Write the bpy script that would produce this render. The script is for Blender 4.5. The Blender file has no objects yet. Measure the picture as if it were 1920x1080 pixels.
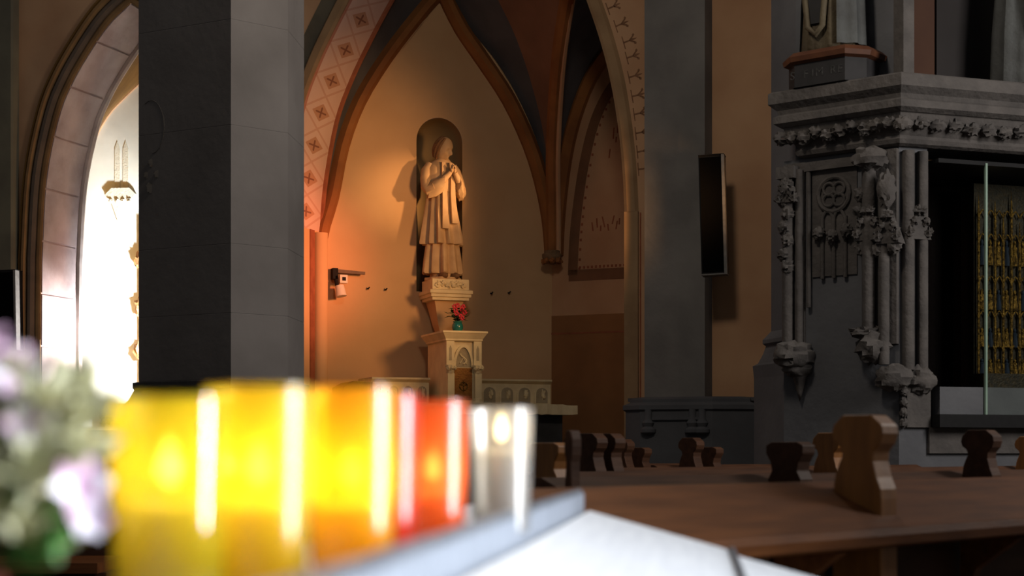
import bpy, bmesh, math, random
from mathutils import Vector, Matrix, noise

random.seed(7)
S = bpy.context.scene
COL = S.collection
F = 3000.0            # focal length in pixels of a 1920 wide frame
HZ = 850.0            # horizon row
EYE = 1.15

# ------------------------------------------------------------------ camera
cd = bpy.data.cameras.new('camera'); cam = bpy.data.objects.new('camera', cd); COL.objects.link(cam)
cam.location = (0, 0, EYE); cam.rotation_euler = (math.radians(90), 0, 0)
cd.sensor_width = 36; cd.lens = F / 1920 * 36
cd.shift_y = (HZ - 540) / 1920
cd.clip_start = 0.02; cd.clip_end = 200
cd.dof.use_dof = True; cd.dof.focus_distance = 17.0; cd.dof.aperture_fstop = 4.4
S.camera = cam
# ------------------------------------------------------------------ world, exposure
w = bpy.data.worlds.new('world'); S.world = w; w.use_nodes = True
w.node_tree.nodes['Background'].inputs[0].default_value = (1.0, 0.97, 0.95, 1)
w.node_tree.nodes['Background'].inputs[1].default_value = 0.095
S.view_settings.view_transform = 'Standard'; S.view_settings.look = 'None'
S.view_settings.exposure = 0; S.view_settings.gamma = 1; S.view_settings.use_curve_mapping = False
try:
    S.cycles.use_denoising = True
    S.cycles.sample_clamp_indirect = 4
    S.cycles.caustics_reflective = False; S.cycles.caustics_refractive = False
except Exception:
    pass

def light(name, kind, loc, target, power, color, **kw):
    d = bpy.data.lights.new(name, kind); d.energy = power; d.color = color
    for k, v in kw.items(): setattr(d, k, v)
    o = bpy.data.objects.new(name, d); COL.objects.link(o); o.location = loc
    if target is not None:
        o.rotation_euler = (Vector(target) - Vector(loc)).to_track_quat('-Z', 'Y').to_euler()
    return o
# daylight from a tall nave window to the right behind the photographer, over the candle stand
light('nave_window_light', 'AREA', (2.4, 0.85, 1.72), (0.0, 1.25, 1.4), 150, (0.90, 0.95, 1.0), shape='RECTANGLE', size=0.24, size_y=3.2, spread=math.radians(110))
# daylight from a far window on the right side of the nave
light('aisle_window_light', 'AREA', (6.6, 7.2, 4.8), (-2.0, 12.0, 2.8), 330, (1.0, 0.93, 0.86), shape='RECTANGLE', size=1.6, size_y=3.0)
# added fill above the nave, brightens the right-hand wall; no lamp known there
light('nave_fill_light', 'POINT', (0.3, 9.4, 6.2), None, 230, (1.0, 0.86, 0.70), shadow_soft_size=0.35)
# warm projector behind the grey column, throwing its light past the right jamb on to the statue wall
light('statue_projector', 'SPOT', (2.33, 13.75, 3.45), (-1.95, 17.65, 3.65), 760, (1.0, 0.51, 0.20), spot_size=math.radians(47), spot_blend=0.9, shadow_soft_size=0.38)
light('rose_projector', 'SPOT', (2.36, 13.80, 3.9), (-2.35, 17.5, 3.25), 1700, (1.0, 0.25, 0.12), spot_size=math.radians(22), spot_blend=1.0, shadow_soft_size=0.25)
light('added_statue_spot', 'SPOT', (1.36, 16.95, 4.15), (-0.72, 18.05, 4.10), 360, (1.0, 0.53, 0.22), spot_size=math.radians(23), spot_blend=1.0, shadow_soft_size=0.05)  # added spot, lifts the statue and the contrast of its folds
# floodlight of the chapel on the left, standing behind the pier
light('chapel_floodlight', 'SPOT', (-3.95, 19.1, 2.5), (-5.45, 20.5, 2.35), 1150, (0.92, 0.97, 1.0), spot_size=math.radians(170), spot_blend=0.6, shadow_soft_size=0.12)

light('added_jamb_spot', 'SPOT', (-3.95, 18.55, 1.9), (-5.35, 18.3, 2.15), 700, (1.0, 0.96, 0.92), spot_size=math.radians(78), spot_blend=0.5, shadow_soft_size=0.1)  # added spot that whitens the lower jamb of the left chapel
light('added_tabernacle_spot', 'SPOT', (1.36, 16.6, 4.0), (-0.62, 17.25, 2.2), 60, (1.0, 0.70, 0.34), spot_size=math.radians(22), spot_blend=1.0, shadow_soft_size=0.05)  # added spot to brighten the tabernacle front

# ------------------------------------------------------------------ helpers
class Fr:
    """a vertical working plane standing at o, turned by deg about z"""
    def __init__(s, ox, oy, deg):
        s.o = (ox, oy); s.a = math.radians(deg)
        s.ex = (math.cos(s.a), math.sin(s.a)); s.ey = (-math.sin(s.a), math.cos(s.a))
    def w(s, x, y, z=0): return Vector((s.o[0] + x*s.ex[0] + y*s.ey[0], s.o[1] + x*s.ex[1] + y*s.ey[1], z))
    def l(s, X, Y): dx, dy = X - s.o[0], Y - s.o[1]; return (dx*s.ex[0] + dy*s.ex[1], dx*s.ey[0] + dy*s.ey[1])
    def hit(s, px, py, yo=0.0):
        k = (px - 960) / F
        D = (yo + s.o[0]*s.ey[0] + s.o[1]*s.ey[1]) / (k*s.ey[0] + s.ey[1])
        x, y = s.l(k*D, D)
        return (x, EYE + (HZ - py) * D / F)
    def hits(s, pts, yo=0.0): return [s.hit(a, b, yo) for a, b in pts]
def at(px, py, D): return Vector(((px - 960) / F * D, D, EYE + (HZ - py) * D / F))

MATS = {}
def mat(name, c1, c2=None, rough=0.8, scale=3.0, bump=0.0, bscale=None, metal=0.0, stretch=None, emit=None, estr=0, spec=0.3, detail=6, lo=0.35, hi=0.65):
    if name in MATS: return MATS[name]
    m = bpy.data.materials.new(name); m.use_nodes = True; nt = m.node_tree; N = nt.nodes; L = nt.links
    b = N['Principled BSDF']; b.inputs['Roughness'].default_value = rough; b.inputs['Metallic'].default_value = metal
    b.inputs['Specular IOR Level'].default_value = spec
    c2 = c2 or tuple(x*0.75 for x in c1)
    tc = N.new('ShaderNodeTexCoord'); mp = N.new('ShaderNodeMapping'); L.new(tc.outputs['Object'], mp.inputs['Vector'])
    if stretch: mp.inputs['Scale'].default_value = stretch
    nz = N.new('ShaderNodeTexNoise'); nz.inputs['Scale'].default_value = scale; nz.inputs['Detail'].default_value = detail
    L.new(mp.outputs[0], nz.inputs['Vector'])
    r = N.new('ShaderNodeValToRGB'); L.new(nz.outputs['Fac'], r.inputs[0])
    r.color_ramp.elements[0].position = lo; r.color_ramp.elements[1].position = hi
    r.color_ramp.elements[0].color = (*c2, 1); r.color_ramp.elements[1].color = (*c1, 1)
    L.new(r.outputs[0], b.inputs['Base Color'])
    if bump:
        n2 = N.new('ShaderNodeTexNoise'); n2.inputs['Scale'].default_value = bscale or scale*6; n2.inputs['Detail'].default_value = 8
        L.new(mp.outputs[0], n2.inputs['Vector'])
        bp = N.new('ShaderNodeBump'); bp.inputs['Strength'].default_value = bump; bp.inputs['Distance'].default_value = 0.02
        L.new(n2.outputs['Fac'], bp.inputs['Height']); L.new(bp.outputs[0], b.inputs['Normal'])
    if emit: b.inputs['Emission Color'].default_value = (*emit, 1); b.inputs['Emission Strength'].default_value = estr
    MATS[name] = m; return m

class MB:
    def __init__(s): s.v = []; s.f = []; s.uv = None
    def add(s, vs, fs):
        n = len(s.v); s.v += [tuple(p) for p in vs]; s.f += [tuple(i + n for i in f) for f in fs]; return s
    def quad(s, a, b, c, d): return s.add([a, b, c, d], [(0, 1, 2, 3)])
    def box(s, x0, x1, y0, y1, z0, z1, M=None):
        vs = [Vector((x, y, z)) for z in (z0, z1) for y in (y0, y1) for x in (x0, x1)]
        if M: vs = [M @ p for p in vs]
        return s.add(vs, [(0, 2, 3, 1), (4, 5, 7, 6), (0, 1, 5, 4), (1, 3, 7, 5), (3, 2, 6, 7), (2, 0, 4, 6)])
    def prism(s, poly, z0, z1):
        n = len(poly); vs = [(x, y, z0) for x, y in poly] + [(x, y, z1) for x, y in poly]
        return s.add(vs, [tuple(range(n))[::-1], tuple(range(n, 2*n))] + [(i, (i+1) % n, n + (i+1) % n, n + i) for i in range(n)])
    def extr(s, poly, y0, y1):
        """polygon in x,z pulled along y"""
        n = len(poly); vs = [(x, y0, z) for x, z in poly] + [(x, y1, z) for x, z in poly]
        return s.add(vs, [tuple(range(n)), tuple(range(n, 2*n))[::-1]] + [(i, n + i, n + (i+1) % n, (i+1) % n) for i in range(n)])
    def extx(s, poly, x0, x1):
        """polygon in y,z pulled along x"""
        n = len(poly); vs = [(x0, y, z) for y, z in poly] + [(x1, y, z) for y, z in poly]
        return s.add(vs, [tuple(range(n))[::-1], tuple(range(n, 2*n))] + [(i, (i+1) % n, n + (i+1) % n, n + i) for i in range(n)])
    def lathe(s, prof, n=24, c=(0, 0, 0), cap=True, sx=1, sy=1):
        vs = []; 
        for r, z in prof:
            for i in range(n):
                t = 2*math.pi*i/n; vs.append((c[0] + r*sx*math.cos(t), c[1] + r*sy*math.sin(t), c[2] + z))
        fs = [(k*n + i, k*n + (i+1) % n, (k+1)*n + (i+1) % n, (k+1)*n + i) for k in range(len(prof)-1) for i in range(n)]
        if cap: fs += [tuple(range(n))[::-1], tuple(range((len(prof)-1)*n, len(prof)*n))]
        return s.add(vs, fs)
    def tube(s, path, rad, n=8, cap=True):
        P = [Vector(p) for p in path]; R = rad if isinstance(rad, (list, tuple)) else [rad]*len(P)
        vs = []; up = None
        for i, p in enumerate(P):
            t = (P[min(i+1, len(P)-1)] - P[max(i-1, 0)]).normalized()
            if up is None:
                a = Vector((0, 0, 1)) if abs(t.z) < 0.9 else Vector((1, 0, 0)); up = t.cross(a).normalized()
            up = (up - t*up.dot(t)).normalized(); b = t.cross(up)
            for k in range(n):
                q = 2*math.pi*k/n; vs.append(p + (up*math.cos(q) + b*math.sin(q))*R[i])
        fs = [(k*n + i, k*n + (i+1) % n, (k+1)*n + (i+1) % n, (k+1)*n + i) for k in range(len(P)-1) for i in range(n)]
        if cap: fs += [tuple(range(n))[::-1], tuple(range((len(P)-1)*n, len(P)*n))]
        return s.add(vs, fs)
    def sweep(s, path, prof, y0=0.0):
        """profile (in-plane normal a, towards viewer b) swept along a path of x,z on a wall"""
        m = len(prof); vs = []
        for i, (x, z) in enumerate(path):
            x0, z0 = path[max(i-1, 0)]; x1, z1 = path[min(i+1, len(path)-1)]
            L = math.hypot(x1-x0, z1-z0) or 1; nx, nz = -(z1-z0)/L, (x1-x0)/L
            for a, b in prof: vs.append((x + a*nx, y0 - b, z + a*nz))
        fs = [(k*m + i, k*m + (i+1) % m, (k+1)*m + (i+1) % m, (k+1)*m + i) for k in range(len(path)-1) for i in range(m)]
        fs += [tuple(range(m))[::-1], tuple(range((len(path)-1)*m, len(path)*m))]
        return s.add(vs, fs)
    def blob(s, c, r, seed=0, amp=0.25, n=14, m=10, fr=2.0):
        vs = []; c = Vector(c); r = Vector(r) if not isinstance(r, (int, float)) else Vector((r, r, r))
        for j in range(m+1):
            ph = math.pi*j/m
            for i in range(n):
                t = 2*math.pi*i/n; d = Vector((math.sin(ph)*math.cos(t), math.sin(ph)*math.sin(t), math.cos(ph)))
                k = 1 + amp*noise.noise(d*fr + Vector((seed*3.1, seed*1.7, 0)))*2
                vs.append(c + Vector((d.x*r.x, d.y*r.y, d.z*r.z))*k)
        fs = [(j*n + i, (j+1)*n + i, (j+1)*n + (i+1) % n, j*n + (i+1) % n) for j in range(m) for i in range(n)]
        return s.add(vs, fs)
    def build(s, name, m, parent=None, loc=None, rot=0, smooth=False, kind=None):
        me = bpy.data.meshes.new(name); me.from_pydata(s.v, [], s.f); me.update()
        bm = bmesh.new(); bm.from_mesh(me)
        bmesh.ops.remove_doubles(bm, verts=bm.verts, dist=1e-5)
        bmesh.ops.recalc_face_normals(bm, faces=bm.faces); bm.to_mesh(me); bm.free()
        if smooth:
            for p in me.polygons: p.use_smooth = True
            try: me.set_sharp_from_angle(angle=math.radians(40))
            except Exception: pass
        me.materials.append(m)
        o = bpy.data.objects.new(name, me); COL.objects.link(o)
        if parent: o.parent = parent
        if loc is not None: o.location = loc
        if rot: o.rotation_euler = (0, 0, rot)
        if kind: o['kind'] = kind
        return o
def thing(name, label, cat, loc=(0, 0, 0), rot=0, group=None):
    o = bpy.data.objects.new(name, None); COL.objects.link(o); o.location = loc; o.rotation_euler = (0, 0, rot)
    o.empty_display_size = 0.1
    return tag(o, label, cat, group)
def tag(o, label, cat, group=None):
    o['label'] = label; o['category'] = cat
    if group: o['group'] = group
    return o
def struct(o, label=None):
    o['kind'] = 'structure'
    if label: o['label'] = label
    return o
def loft(polyline, profile, closed=False):
    """offset (inwards +, to the left of travel) / z profile carried round a plan polyline with mitres"""
    n = len(polyline); P = [Vector(p) for p in polyline]; mb = MB(); rows = []
    def nrm(a, b): d = (b - a).normalized(); return Vector((-d.y, d.x))
    for i in range(n):
        if closed or 0 < i < n-1:
            n1 = nrm(P[i-1], P[i]); n2 = nrm(P[i], P[(i+1) % n]); m = (n1 + n2).normalized(); m = m / max(0.3, m.dot(n1))
        elif i == 0: m = nrm(P[0], P[1])
        else: m = nrm(P[-2], P[-1])
        rows.append(m)
    k = len(profile); vs = []
    for i in range(n):
        for off, z in profile: q = P[i] + rows[i]*off; vs.append((q.x, q.y, z))
    fs = []
    for i in range(n if closed else n-1):
        j = (i+1) % n
        for a in range(k-1): fs.append((i*k + a, j*k + a, j*k + a + 1, i*k + a + 1))
    if closed:
        fs.append(tuple(i*k for i in range(n))[::-1]); fs.append(tuple(i*k + k - 1 for i in range(n)))
    else:
        fs.append(tuple(range(k))); fs.append(tuple((n-1)*k + a for a in range(k))[::-1])
    return mb.add(vs, fs)
def arc_pts(cx, cz, R, a0, a1, n): return [(cx + R*math.cos(a0 + (a1-a0)*i/n), cz + R*math.sin(a0 + (a1-a0)*i/n)) for i in range(n+1)]
def smooth_path(pts, n=4):
    out = []; P = [Vector(p) for p in pts]
    for i in range(len(P)-1):
        p0 = P[max(i-1, 0)]; p1 = P[i]; p2 = P[i+1]; p3 = P[min(i+2, len(P)-1)]
        for k in range(n):
            t = k/n
            out.append(tuple(0.5*((2*p1) + (p2-p0)*t + (2*p0 - 5*p1 + 4*p2 - p3)*t*t + (3*p1 - p0 - 3*p2 + p3)*t**3)))
    out.append(tuple(P[-1])); return out
def strip(mb, A, B):
    n = len(A); return mb.add(list(A) + list(B), [(i, i+1, n+i+1, n+i) for i in range(n-1)])
def resample(path, n):
    P = [Vector(p) for p in path]; d = [0]
    for a, b in zip(P, P[1:]): d.append(d[-1] + (b-a).length)
    out = []; j = 0
    for i in range(n):
        t = d[-1]*i/(n-1)
        while j < len(P)-2 and d[j+1] < t: j += 1
        f = (t - d[j])/max(1e-9, d[j+1]-d[j]); out.append(P[j].lerp(P[j+1], min(1, f)))
    return out

# ------------------------------------------------------------------ materials
M_plast = mat('orange_plaster', (0.50, 0.30, 0.17), (0.40, 0.22, 0.12), 0.9, 1.3, 0.15, 9)
M_chap = mat('ochre_plaster', (0.60, 0.38, 0.20), (0.52, 0.32, 0.16), 0.9, 1.1, 0.12, 10)
M_grey = mat('grey_stone', (0.20, 0.19, 0.18), (0.145, 0.138, 0.132), 0.88, 2.0, 0.35, 14)
M_grey2 = mat('blue_grey_stone', (0.10, 0.103, 0.113), (0.075, 0.077, 0.086), 0.88, 1.8, 0.3, 12)
M_warmstone = mat('weathered_stone', (0.088, 0.08, 0.076), (0.06, 0.055, 0.053), 0.9, 6.0, 0.5, 22)
M_pier = mat('pier_stone', (0.155, 0.142, 0.137), (0.115, 0.104, 0.10), 0.9, 1.6, 0.12, 15)
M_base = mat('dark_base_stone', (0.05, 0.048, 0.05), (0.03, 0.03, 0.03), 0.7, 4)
M_rib = mat('brown_rib_paint', (0.30, 0.12, 0.035), (0.21, 0.08, 0.025), 0.85, 3, 0.1)
M_cellb = mat('brown_vault_plaster', (0.24, 0.12, 0.07), (0.18, 0.09, 0.055), 0.9, 1.5, 0.1)
M_cellg = mat('slate_vault_paint', (0.10, 0.095, 0.10), (0.07, 0.066, 0.07), 0.9, 2.0, 0.1)
M_line = mat('red_brown_paint', (0.30, 0.10, 0.05), (0.22, 0.07, 0.035), 0.9, 8)
M_dado = mat('dado_brown_paint', (0.28, 0.13, 0.05), (0.22, 0.10, 0.04), 0.9, 2)
M_border = mat('umber_border_paint', (0.20, 0.09, 0.045), (0.15, 0.07, 0.035), 0.9, 4)
M_cream = mat('cream_chapel_plaster', (0.70, 0.70, 0.63), (0.60, 0.60, 0.54), 0.9, 2.2, 0.1)
M_mauve = mat('mauve_voussoir_stone', (0.34, 0.27, 0.27), (0.24, 0.18, 0.185), 0.9, 3.0, 0.25, 16)
M_gold_plast = mat('golden_vault_plaster', (0.26, 0.135, 0.036), (0.18, 0.09, 0.024), 0.9, 2.5, 0.15)
M_dkm = mat('dark_moulding', (0.13, 0.095, 0.07), (0.08, 0.062, 0.05), 0.9, 3, 0.2)
M_dkm2 = mat('brown_moulding', (0.24, 0.14, 0.06), (0.16, 0.09, 0.04), 0.9, 3, 0.2)
M_white = mat('white_altar_marble', (0.76, 0.63, 0.38), (0.64, 0.52, 0.31), 0.6, 6, 0.08, 40)
M_whited = mat('recess_shade_marble', (0.42, 0.34, 0.22), (0.32, 0.26, 0.16), 0.8, 8, 0.2)  # darker altar marble, shade of carved recesses put into the colour
M_terra = mat('tan_plaster_statue', (0.56, 0.38, 0.21), (0.46, 0.30, 0.16), 0.7, 7, 0.05)
M_hair = mat('brown_statue_hair', (0.24, 0.13, 0.06), (0.17, 0.09, 0.04), 0.8, 30, 0.5, 60)
M_black = mat('black_plastic', (0.010, 0.010, 0.011), (0.008, 0.008, 0.009), 0.7, 20, spec=0.15)
M_grille = mat('black_speaker_grille', (0.0035, 0.0035, 0.004), (0.002, 0.002, 0.002), 1.0, 300, spec=0.0)
M_silver = mat('silver_edge', (0.16, 0.155, 0.15), (0.12, 0.115, 0.11), 0.5, 20, metal=0.2)
M_wood = mat('brown_pew_oak', (0.135, 0.046, 0.013), (0.085, 0.028, 0.008), 0.6, 3.0, 0.1, 20, stretch=(1.2, 9, 9), spec=0.15)
M_woodl = mat('honey_oak_post', (0.25, 0.10, 0.020), (0.185, 0.070, 0.014), 0.5, 4.0, 0.1, 20, stretch=(9, 9, 1.5), spec=0.4)
M_woodd = mat('dark_pew_oak', (0.065, 0.028, 0.014), (0.04, 0.017, 0.009), 0.6, 3.0, 0.1, 20, stretch=(1.2, 9, 9), spec=0.15)
M_floor = mat('stone_floor', (0.12, 0.10, 0.085), (0.085, 0.07, 0.06), 0.6, 1.5, 0.1)
M_steel = mat('brushed_steel', (0.80, 0.82, 0.86), (0.72, 0.74, 0.79), 0.42, 5, 0.03, 60, metal=0.35, stretch=(20, 1, 1), spec=0.5)
M_gold = mat('gilt_metal', (0.24, 0.14, 0.027), (0.03, 0.016, 0.004), 0.42, 45, 0.8, 90, metal=0.8)
M_gilt_dark = mat('dark_gilt_panel', (0.025, 0.016, 0.005), (0.008, 0.006, 0.003), 0.6, 40, 0.5, 60, metal=0.2)
M_felt = mat('black_felt', (0.005, 0.004, 0.004), (0.004, 0.003, 0.003), 1.0, 50, spec=0.0)
M_red_felt = mat('maroon_panel', (0.05, 0.012, 0.01), (0.03, 0.008, 0.007), 0.9, 10)
M_green = mat('dark_leaf', (0.05, 0.09, 0.03), (0.03, 0.05, 0.02), 0.6, 30)
M_redfl = mat('red_petal', (0.75, 0.06, 0.09), (0.5, 0.03, 0.05), 0.6, 60)
M_teal = mat('teal_glaze', (0.02, 0.22, 0.18), (0.015, 0.15, 0.13), 0.25, 12, spec=0.5)
M_tab_door = mat('gilt_door', (0.28, 0.13, 0.03), (0.20, 0.085, 0.02), 0.45, 20, 0.2, 60, metal=0.4)

def painted_soffit():
    m = bpy.data.materials.new('diamond_painted_soffit'); m.use_nodes = True; nt = m.node_tree; N = nt.nodes; L = nt.links
    b = N['Principled BSDF']; b.inputs['Roughness'].default_value = 0.9; b.inputs['Specular IOR Level'].default_value = 0.2
    uv = N.new('ShaderNodeUVMap'); sp = N.new('ShaderNodeSeparateXYZ'); L.new(uv.outputs[0], sp.inputs[0])
    def mth(op, a, bb=None, c=None):
        n = N.new('ShaderNodeMath'); n.operation = op
        for i, x in enumerate((a, bb, c)):
            if x is None: continue
            if isinstance(x, (int, float)): n.inputs[i].default_value = x
            else: L.new(x, n.inputs[i])
        return n.outputs[0]
    u = mth('MULTIPLY', sp.outputs[0], 1/0.36); v = sp.outputs[1]          # u along the arch, v across 0..1
    uf = mth('SUBTRACT', mth('FRACT', u), 0.5); vf = mth('SUBTRACT', v, 0.5)
    au = mth('ABSOLUTE', uf); av = mth('ABSOLUTE', mth('MULTIPLY', vf, 1.05))
    dist = mth('ADD', au, av)                                             # diamond distance
    dia = mth('LESS_THAN', dist, 0.27)
    cross = mth('MULTIPLY', mth('LESS_THAN', mth('MINIMUM', au, av), 0.025), mth('LESS_THAN', dist, 0.17))
    ring = mth('MULTIPLY', mth('GREATER_THAN', dist, 0.46), mth('LESS_THAN', dist, 0.54))
    edge = mth('GREATER_THAN', mth('ABSOLUTE', vf), 0.44)
    nz = N.new('ShaderNodeTexNoise'); nz.inputs['Scale'].default_value = 2.4; nz.inputs['Detail'].default_value = 6
    def mix(fac, a, c):
        n = N.new('ShaderNodeMix'); n.data_type = 'RGBA'
        if isinstance(fac, (int, float)): n.inputs[0].default_value = fac
        else: L.new(fac, n.inputs[0])
        for k, x in ((6, a), (7, c)):
            if isinstance(x, tuple): n.inputs[k].default_value = (*x, 1)
            else: L.new(x, n.inputs[k])
        return n.outputs[2]
    base = mix(nz.outputs['Fac'], (0.50, 0.33, 0.27), (0.66, 0.47, 0.40))
    c = mix(mth('MULTIPLY', ring, 0.45), base, (0.42, 0.20, 0.13))
    c = mix(mth('MULTIPLY', dia, 0.75), c, (0.40, 0.19, 0.10))
    c = mix(mth('MULTIPLY', cross, 0.8), c, (0.16, 0.06, 0.04))
    c = mix(mth('MULTIPLY', edge, 0.8), c, (0.36, 0.13, 0.08))
    L.new(c, b.inputs['Base Color']); return m
M_soffit = painted_soffit()

# ------------------------------------------------------------------ frames of the building
E = Fr(1.116, 15.8, -20)          # wall with the arch into the statue chapel, origin at its right jamb
BK = Fr(-0.826, 18.35, 20)          # chapel wall with the niche
xR = BK.hit(1035, 500)[0]; xL = BK.hit(590, 500)[0]
cnr = BK.w(xR, 0)
RT = Fr(cnr.x, cnr.y, -25)        # right-hand chapel wall
LF = Fr((79-960)/F*18.0, 18.0, -20)   # wall with the arch into the left chapel
LB = Fr((170-960)/F*20.3, 20.3, -8)   # back wall of left chapel

# floor
o = MB().box(-14, 14, -4, 30, -0.2, 0.0).build('floor', M_floor); struct(o)

def arch_wall(name, fr, poly, xl, xr, zt, t, m, top_seg=True):
    mb = MB()
    for y in (0.0, t):
        for (x0, z0), (x1, z1) in zip(poly, poly[1:]):
            if abs(x1-x0) > 1e-4: mb.quad((x0, y, z0), (x1, y, z1), (x1, y, zt), (x0, y, zt))
        mb.quad((xl, y, 0), (poly[0][0], y, 0), (poly[0][0], y, zt), (xl, y, zt))
        mb.quad((poly[-1][0], y, 0), (xr, y, 0), (xr, y, zt), (poly[-1][0], y, zt))
    mb.quad((xl, 0, 0), (xl, t, 0), (xl, t, zt), (xl, 0, zt)); mb.quad((xr, 0, 0), (xr, t, 0), (xr, t, zt), (xr, 0, zt))
    mb.quad((xl, 0, zt), (xr, 0, zt), (xr, t, zt), (xl, t, zt))
    return struct(mb.build(name, m, loc=(*fr.o, 0), rot=fr.a))

# ================================================================== statue chapel: entrance arch
T = 0.80
Lp = E.hits([(540, 418), (546, 330), (568, 204), (598, 119), (630, 51), (656, 0)])
Rp = E.hits([(1100, 0), (1124, 70), (1145, 150), (1160, 240), (1168, 320), (1172, 400)])
apexx = (Lp[0][0] + Rp[-1][0]) / 2
up = smooth_path(Lp, 4); dn = smooth_path(Rp, 4)
top = smooth_path([Lp[-2], Lp[-1], (apexx, Lp[-1][1] + 1.75)], 6)[6:]
top2 = smooth_path([(apexx, Lp[-1][1] + 1.75), Rp[0], Rp[1]], 6)[:7]
arch = up + top[1:] + top2[1:-1] + dn
arch = [(Lp[0][0], 0.0)] + arch + [(Rp[-1][0], 0.0)]
LX, RX = arch[0][0], arch[-1][0]
wc = arch_wall('wall_center', E, arch, LX - 0.35, 3.2, 8.6, T, M_plast)
# painted soffit with uv (arc length, depth)
def soffit(fr, pts, t, name, m, parent):
    me = bpy.data.meshes.new(name); vs = []; uvs = []; d = 0; fs = []
    for i, (x, z) in enumerate(pts):
        if i: d += math.hypot(x - pts[i-1][0], z - pts[i-1][1])
        vs += [(x, 0.0, z), (x, t, z)]; uvs += [(d, 0), (d, 1)]
    for i in range(len(pts)-1): fs.append((2*i, 2*i+1, 2*i+3, 2*i+2))
    me.from_pydata(vs, [], fs); lay = me.uv_layers.new(name='UVMap')
    for p in me.polygons:
        for li in p.loop_indices: lay.data[li].uv = uvs[me.loops[li].vertex_index]
    me.materials.append(m); o = bpy.data.objects.new(name, me); COL.objects.link(o); o.parent = parent; return o
soffit(E, arch[1:-1], T, 'painted_soffit', M_soffit, wc)
mb = MB(); mb.quad((LX, 0, 0), (LX, T, 0), (LX, T, Lp[0][1]), (LX, 0, Lp[0][1])); mb.quad((RX, 0, 0), (RX, T, 0), (RX, T, Rp[-1][1]), (RX, 0, Rp[-1][1]))
mb.build('jamb_reveal', M_chap, wc)
# vertical fillet and roll on the left jamb
MB().box(LX - 0.02, LX + 0.012, 0.50, 0.60, 0.3, Lp[0][1]).build('jamb_fillet', M_line, wc)
MB().tube([(LX + 0.03, T - 0.10, 0.3), (LX + 0.03, T - 0.10, Lp[0][1] - 0.02)], 0.085, 14).build('jamb_roll', M_chap, wc, smooth=True)
# roll on the back edge of the arch
mb = MB(); mb.tube([(x, T - 0.02, z) for x, z in arch[1:-1]], 0.035, 8)
mb.build('arch_roll', M_line, wc, smooth=True)
# chamfered outer order, hood band on the wall face
mb = MB(); pl = [(x, z) for x, z in arch[1:-1]]
mb.sweep(pl, [(0.0, 0.0), (0.0, 0.02), (0.03, 0.035), (0.11, 0.035), (0.14, 0.0)])
mb.build('arch_hood', mat('tan_arch_band', (0.32, 0.20, 0.105), (0.24, 0.145, 0.075), 0.9, 3, 0.15), wc)
for x0, x1 in ((RX, RX + 0.14), (LX - 0.14, LX)): MB().box(x0, x1, -0.035, 0.001, 0.0, (Rp[-1][1] if x0 == RX else Lp[0][1]) + 0.01).build('jamb_band', MATS['tan_arch_band'], wc)
MB().box(RX + 0.15, RX + 0.165, -0.003, 0.001, 0.0, Rp[-1][1]).build('painted_line', M_line, wc)
MB().sweep([p for p in pl if p[0] < apexx], [(0.14, 0.0), (0.14, 0.006), (0.30, 0.006), (0.30, 0.0)]).build('painted_dark_band', mat('grey_green_band', (0.12, 0.10, 0.07), (0.08, 0.068, 0.05), 0.9, 3), wc)
# painted fleurons up the right side of the arch
mb_proto = MB()
def fleuron(cx, cz, ang, s):
    ca, sa = math.cos(ang), math.sin(ang)
    def P(a, b): return (cx + (a*ca - b*sa)*s, cz + (a*sa + b*ca)*s)
    mb = MB()
    for poly in ([(-.06, -.5), (.06, -.5), (.05, .1), (-.05, .1)], [(-.05, 0), (.05, 0), (.32, .36), (.22, .42)], [(-.05, 0), (.05, 0), (-.22, .42), (-.32, .36)],
                 [(-.10, .14), (0, .0), (.10, .14), (.05, .45), (0, .60), (-.05, .45)], [(.20, .34), (.36, .30), (.44, .44), (.30, .50)], [(-.20, .34), (-.36, .30), (-.44, .44), (-.30, .50)],
                 [(-.5, -.5), (.5, -.5), (.5, -.43), (-.5, -.43)]):
        mb.extr([P(a, b) for a, b in poly], -0.004, 0.001)
    return mb
for px, py in [(1150, 12), (1165, 45), (1180, 76), (1186, 105), (1190, 142), (1196, 178), (1200, 212), (1203, 248), (1206, 283), (1208, 316)]:
    x, z = E.hit(px, py)
    t = 0.0
    q = min(range(1, len(arch)-1), key=lambda i: abs(arch[i][1]-z) + (5 if arch[i][0] < apexx else 0))
    dx, dz = arch[q+1][0]-arch[q-1][0], arch[q+1][1]-arch[q-1][1]
    ang = math.atan2(dz, dx)           # travelling down the right side, outward normal is to its left
    fb = fleuron(x + 0.0, z, ang, 0.13)
    fb.build('painted_fleuron', mat('dark_fleuron_paint', (0.24, 0.12, 0.065), (0.17, 0.08, 0.04), 0.9, 9), wc)
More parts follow.
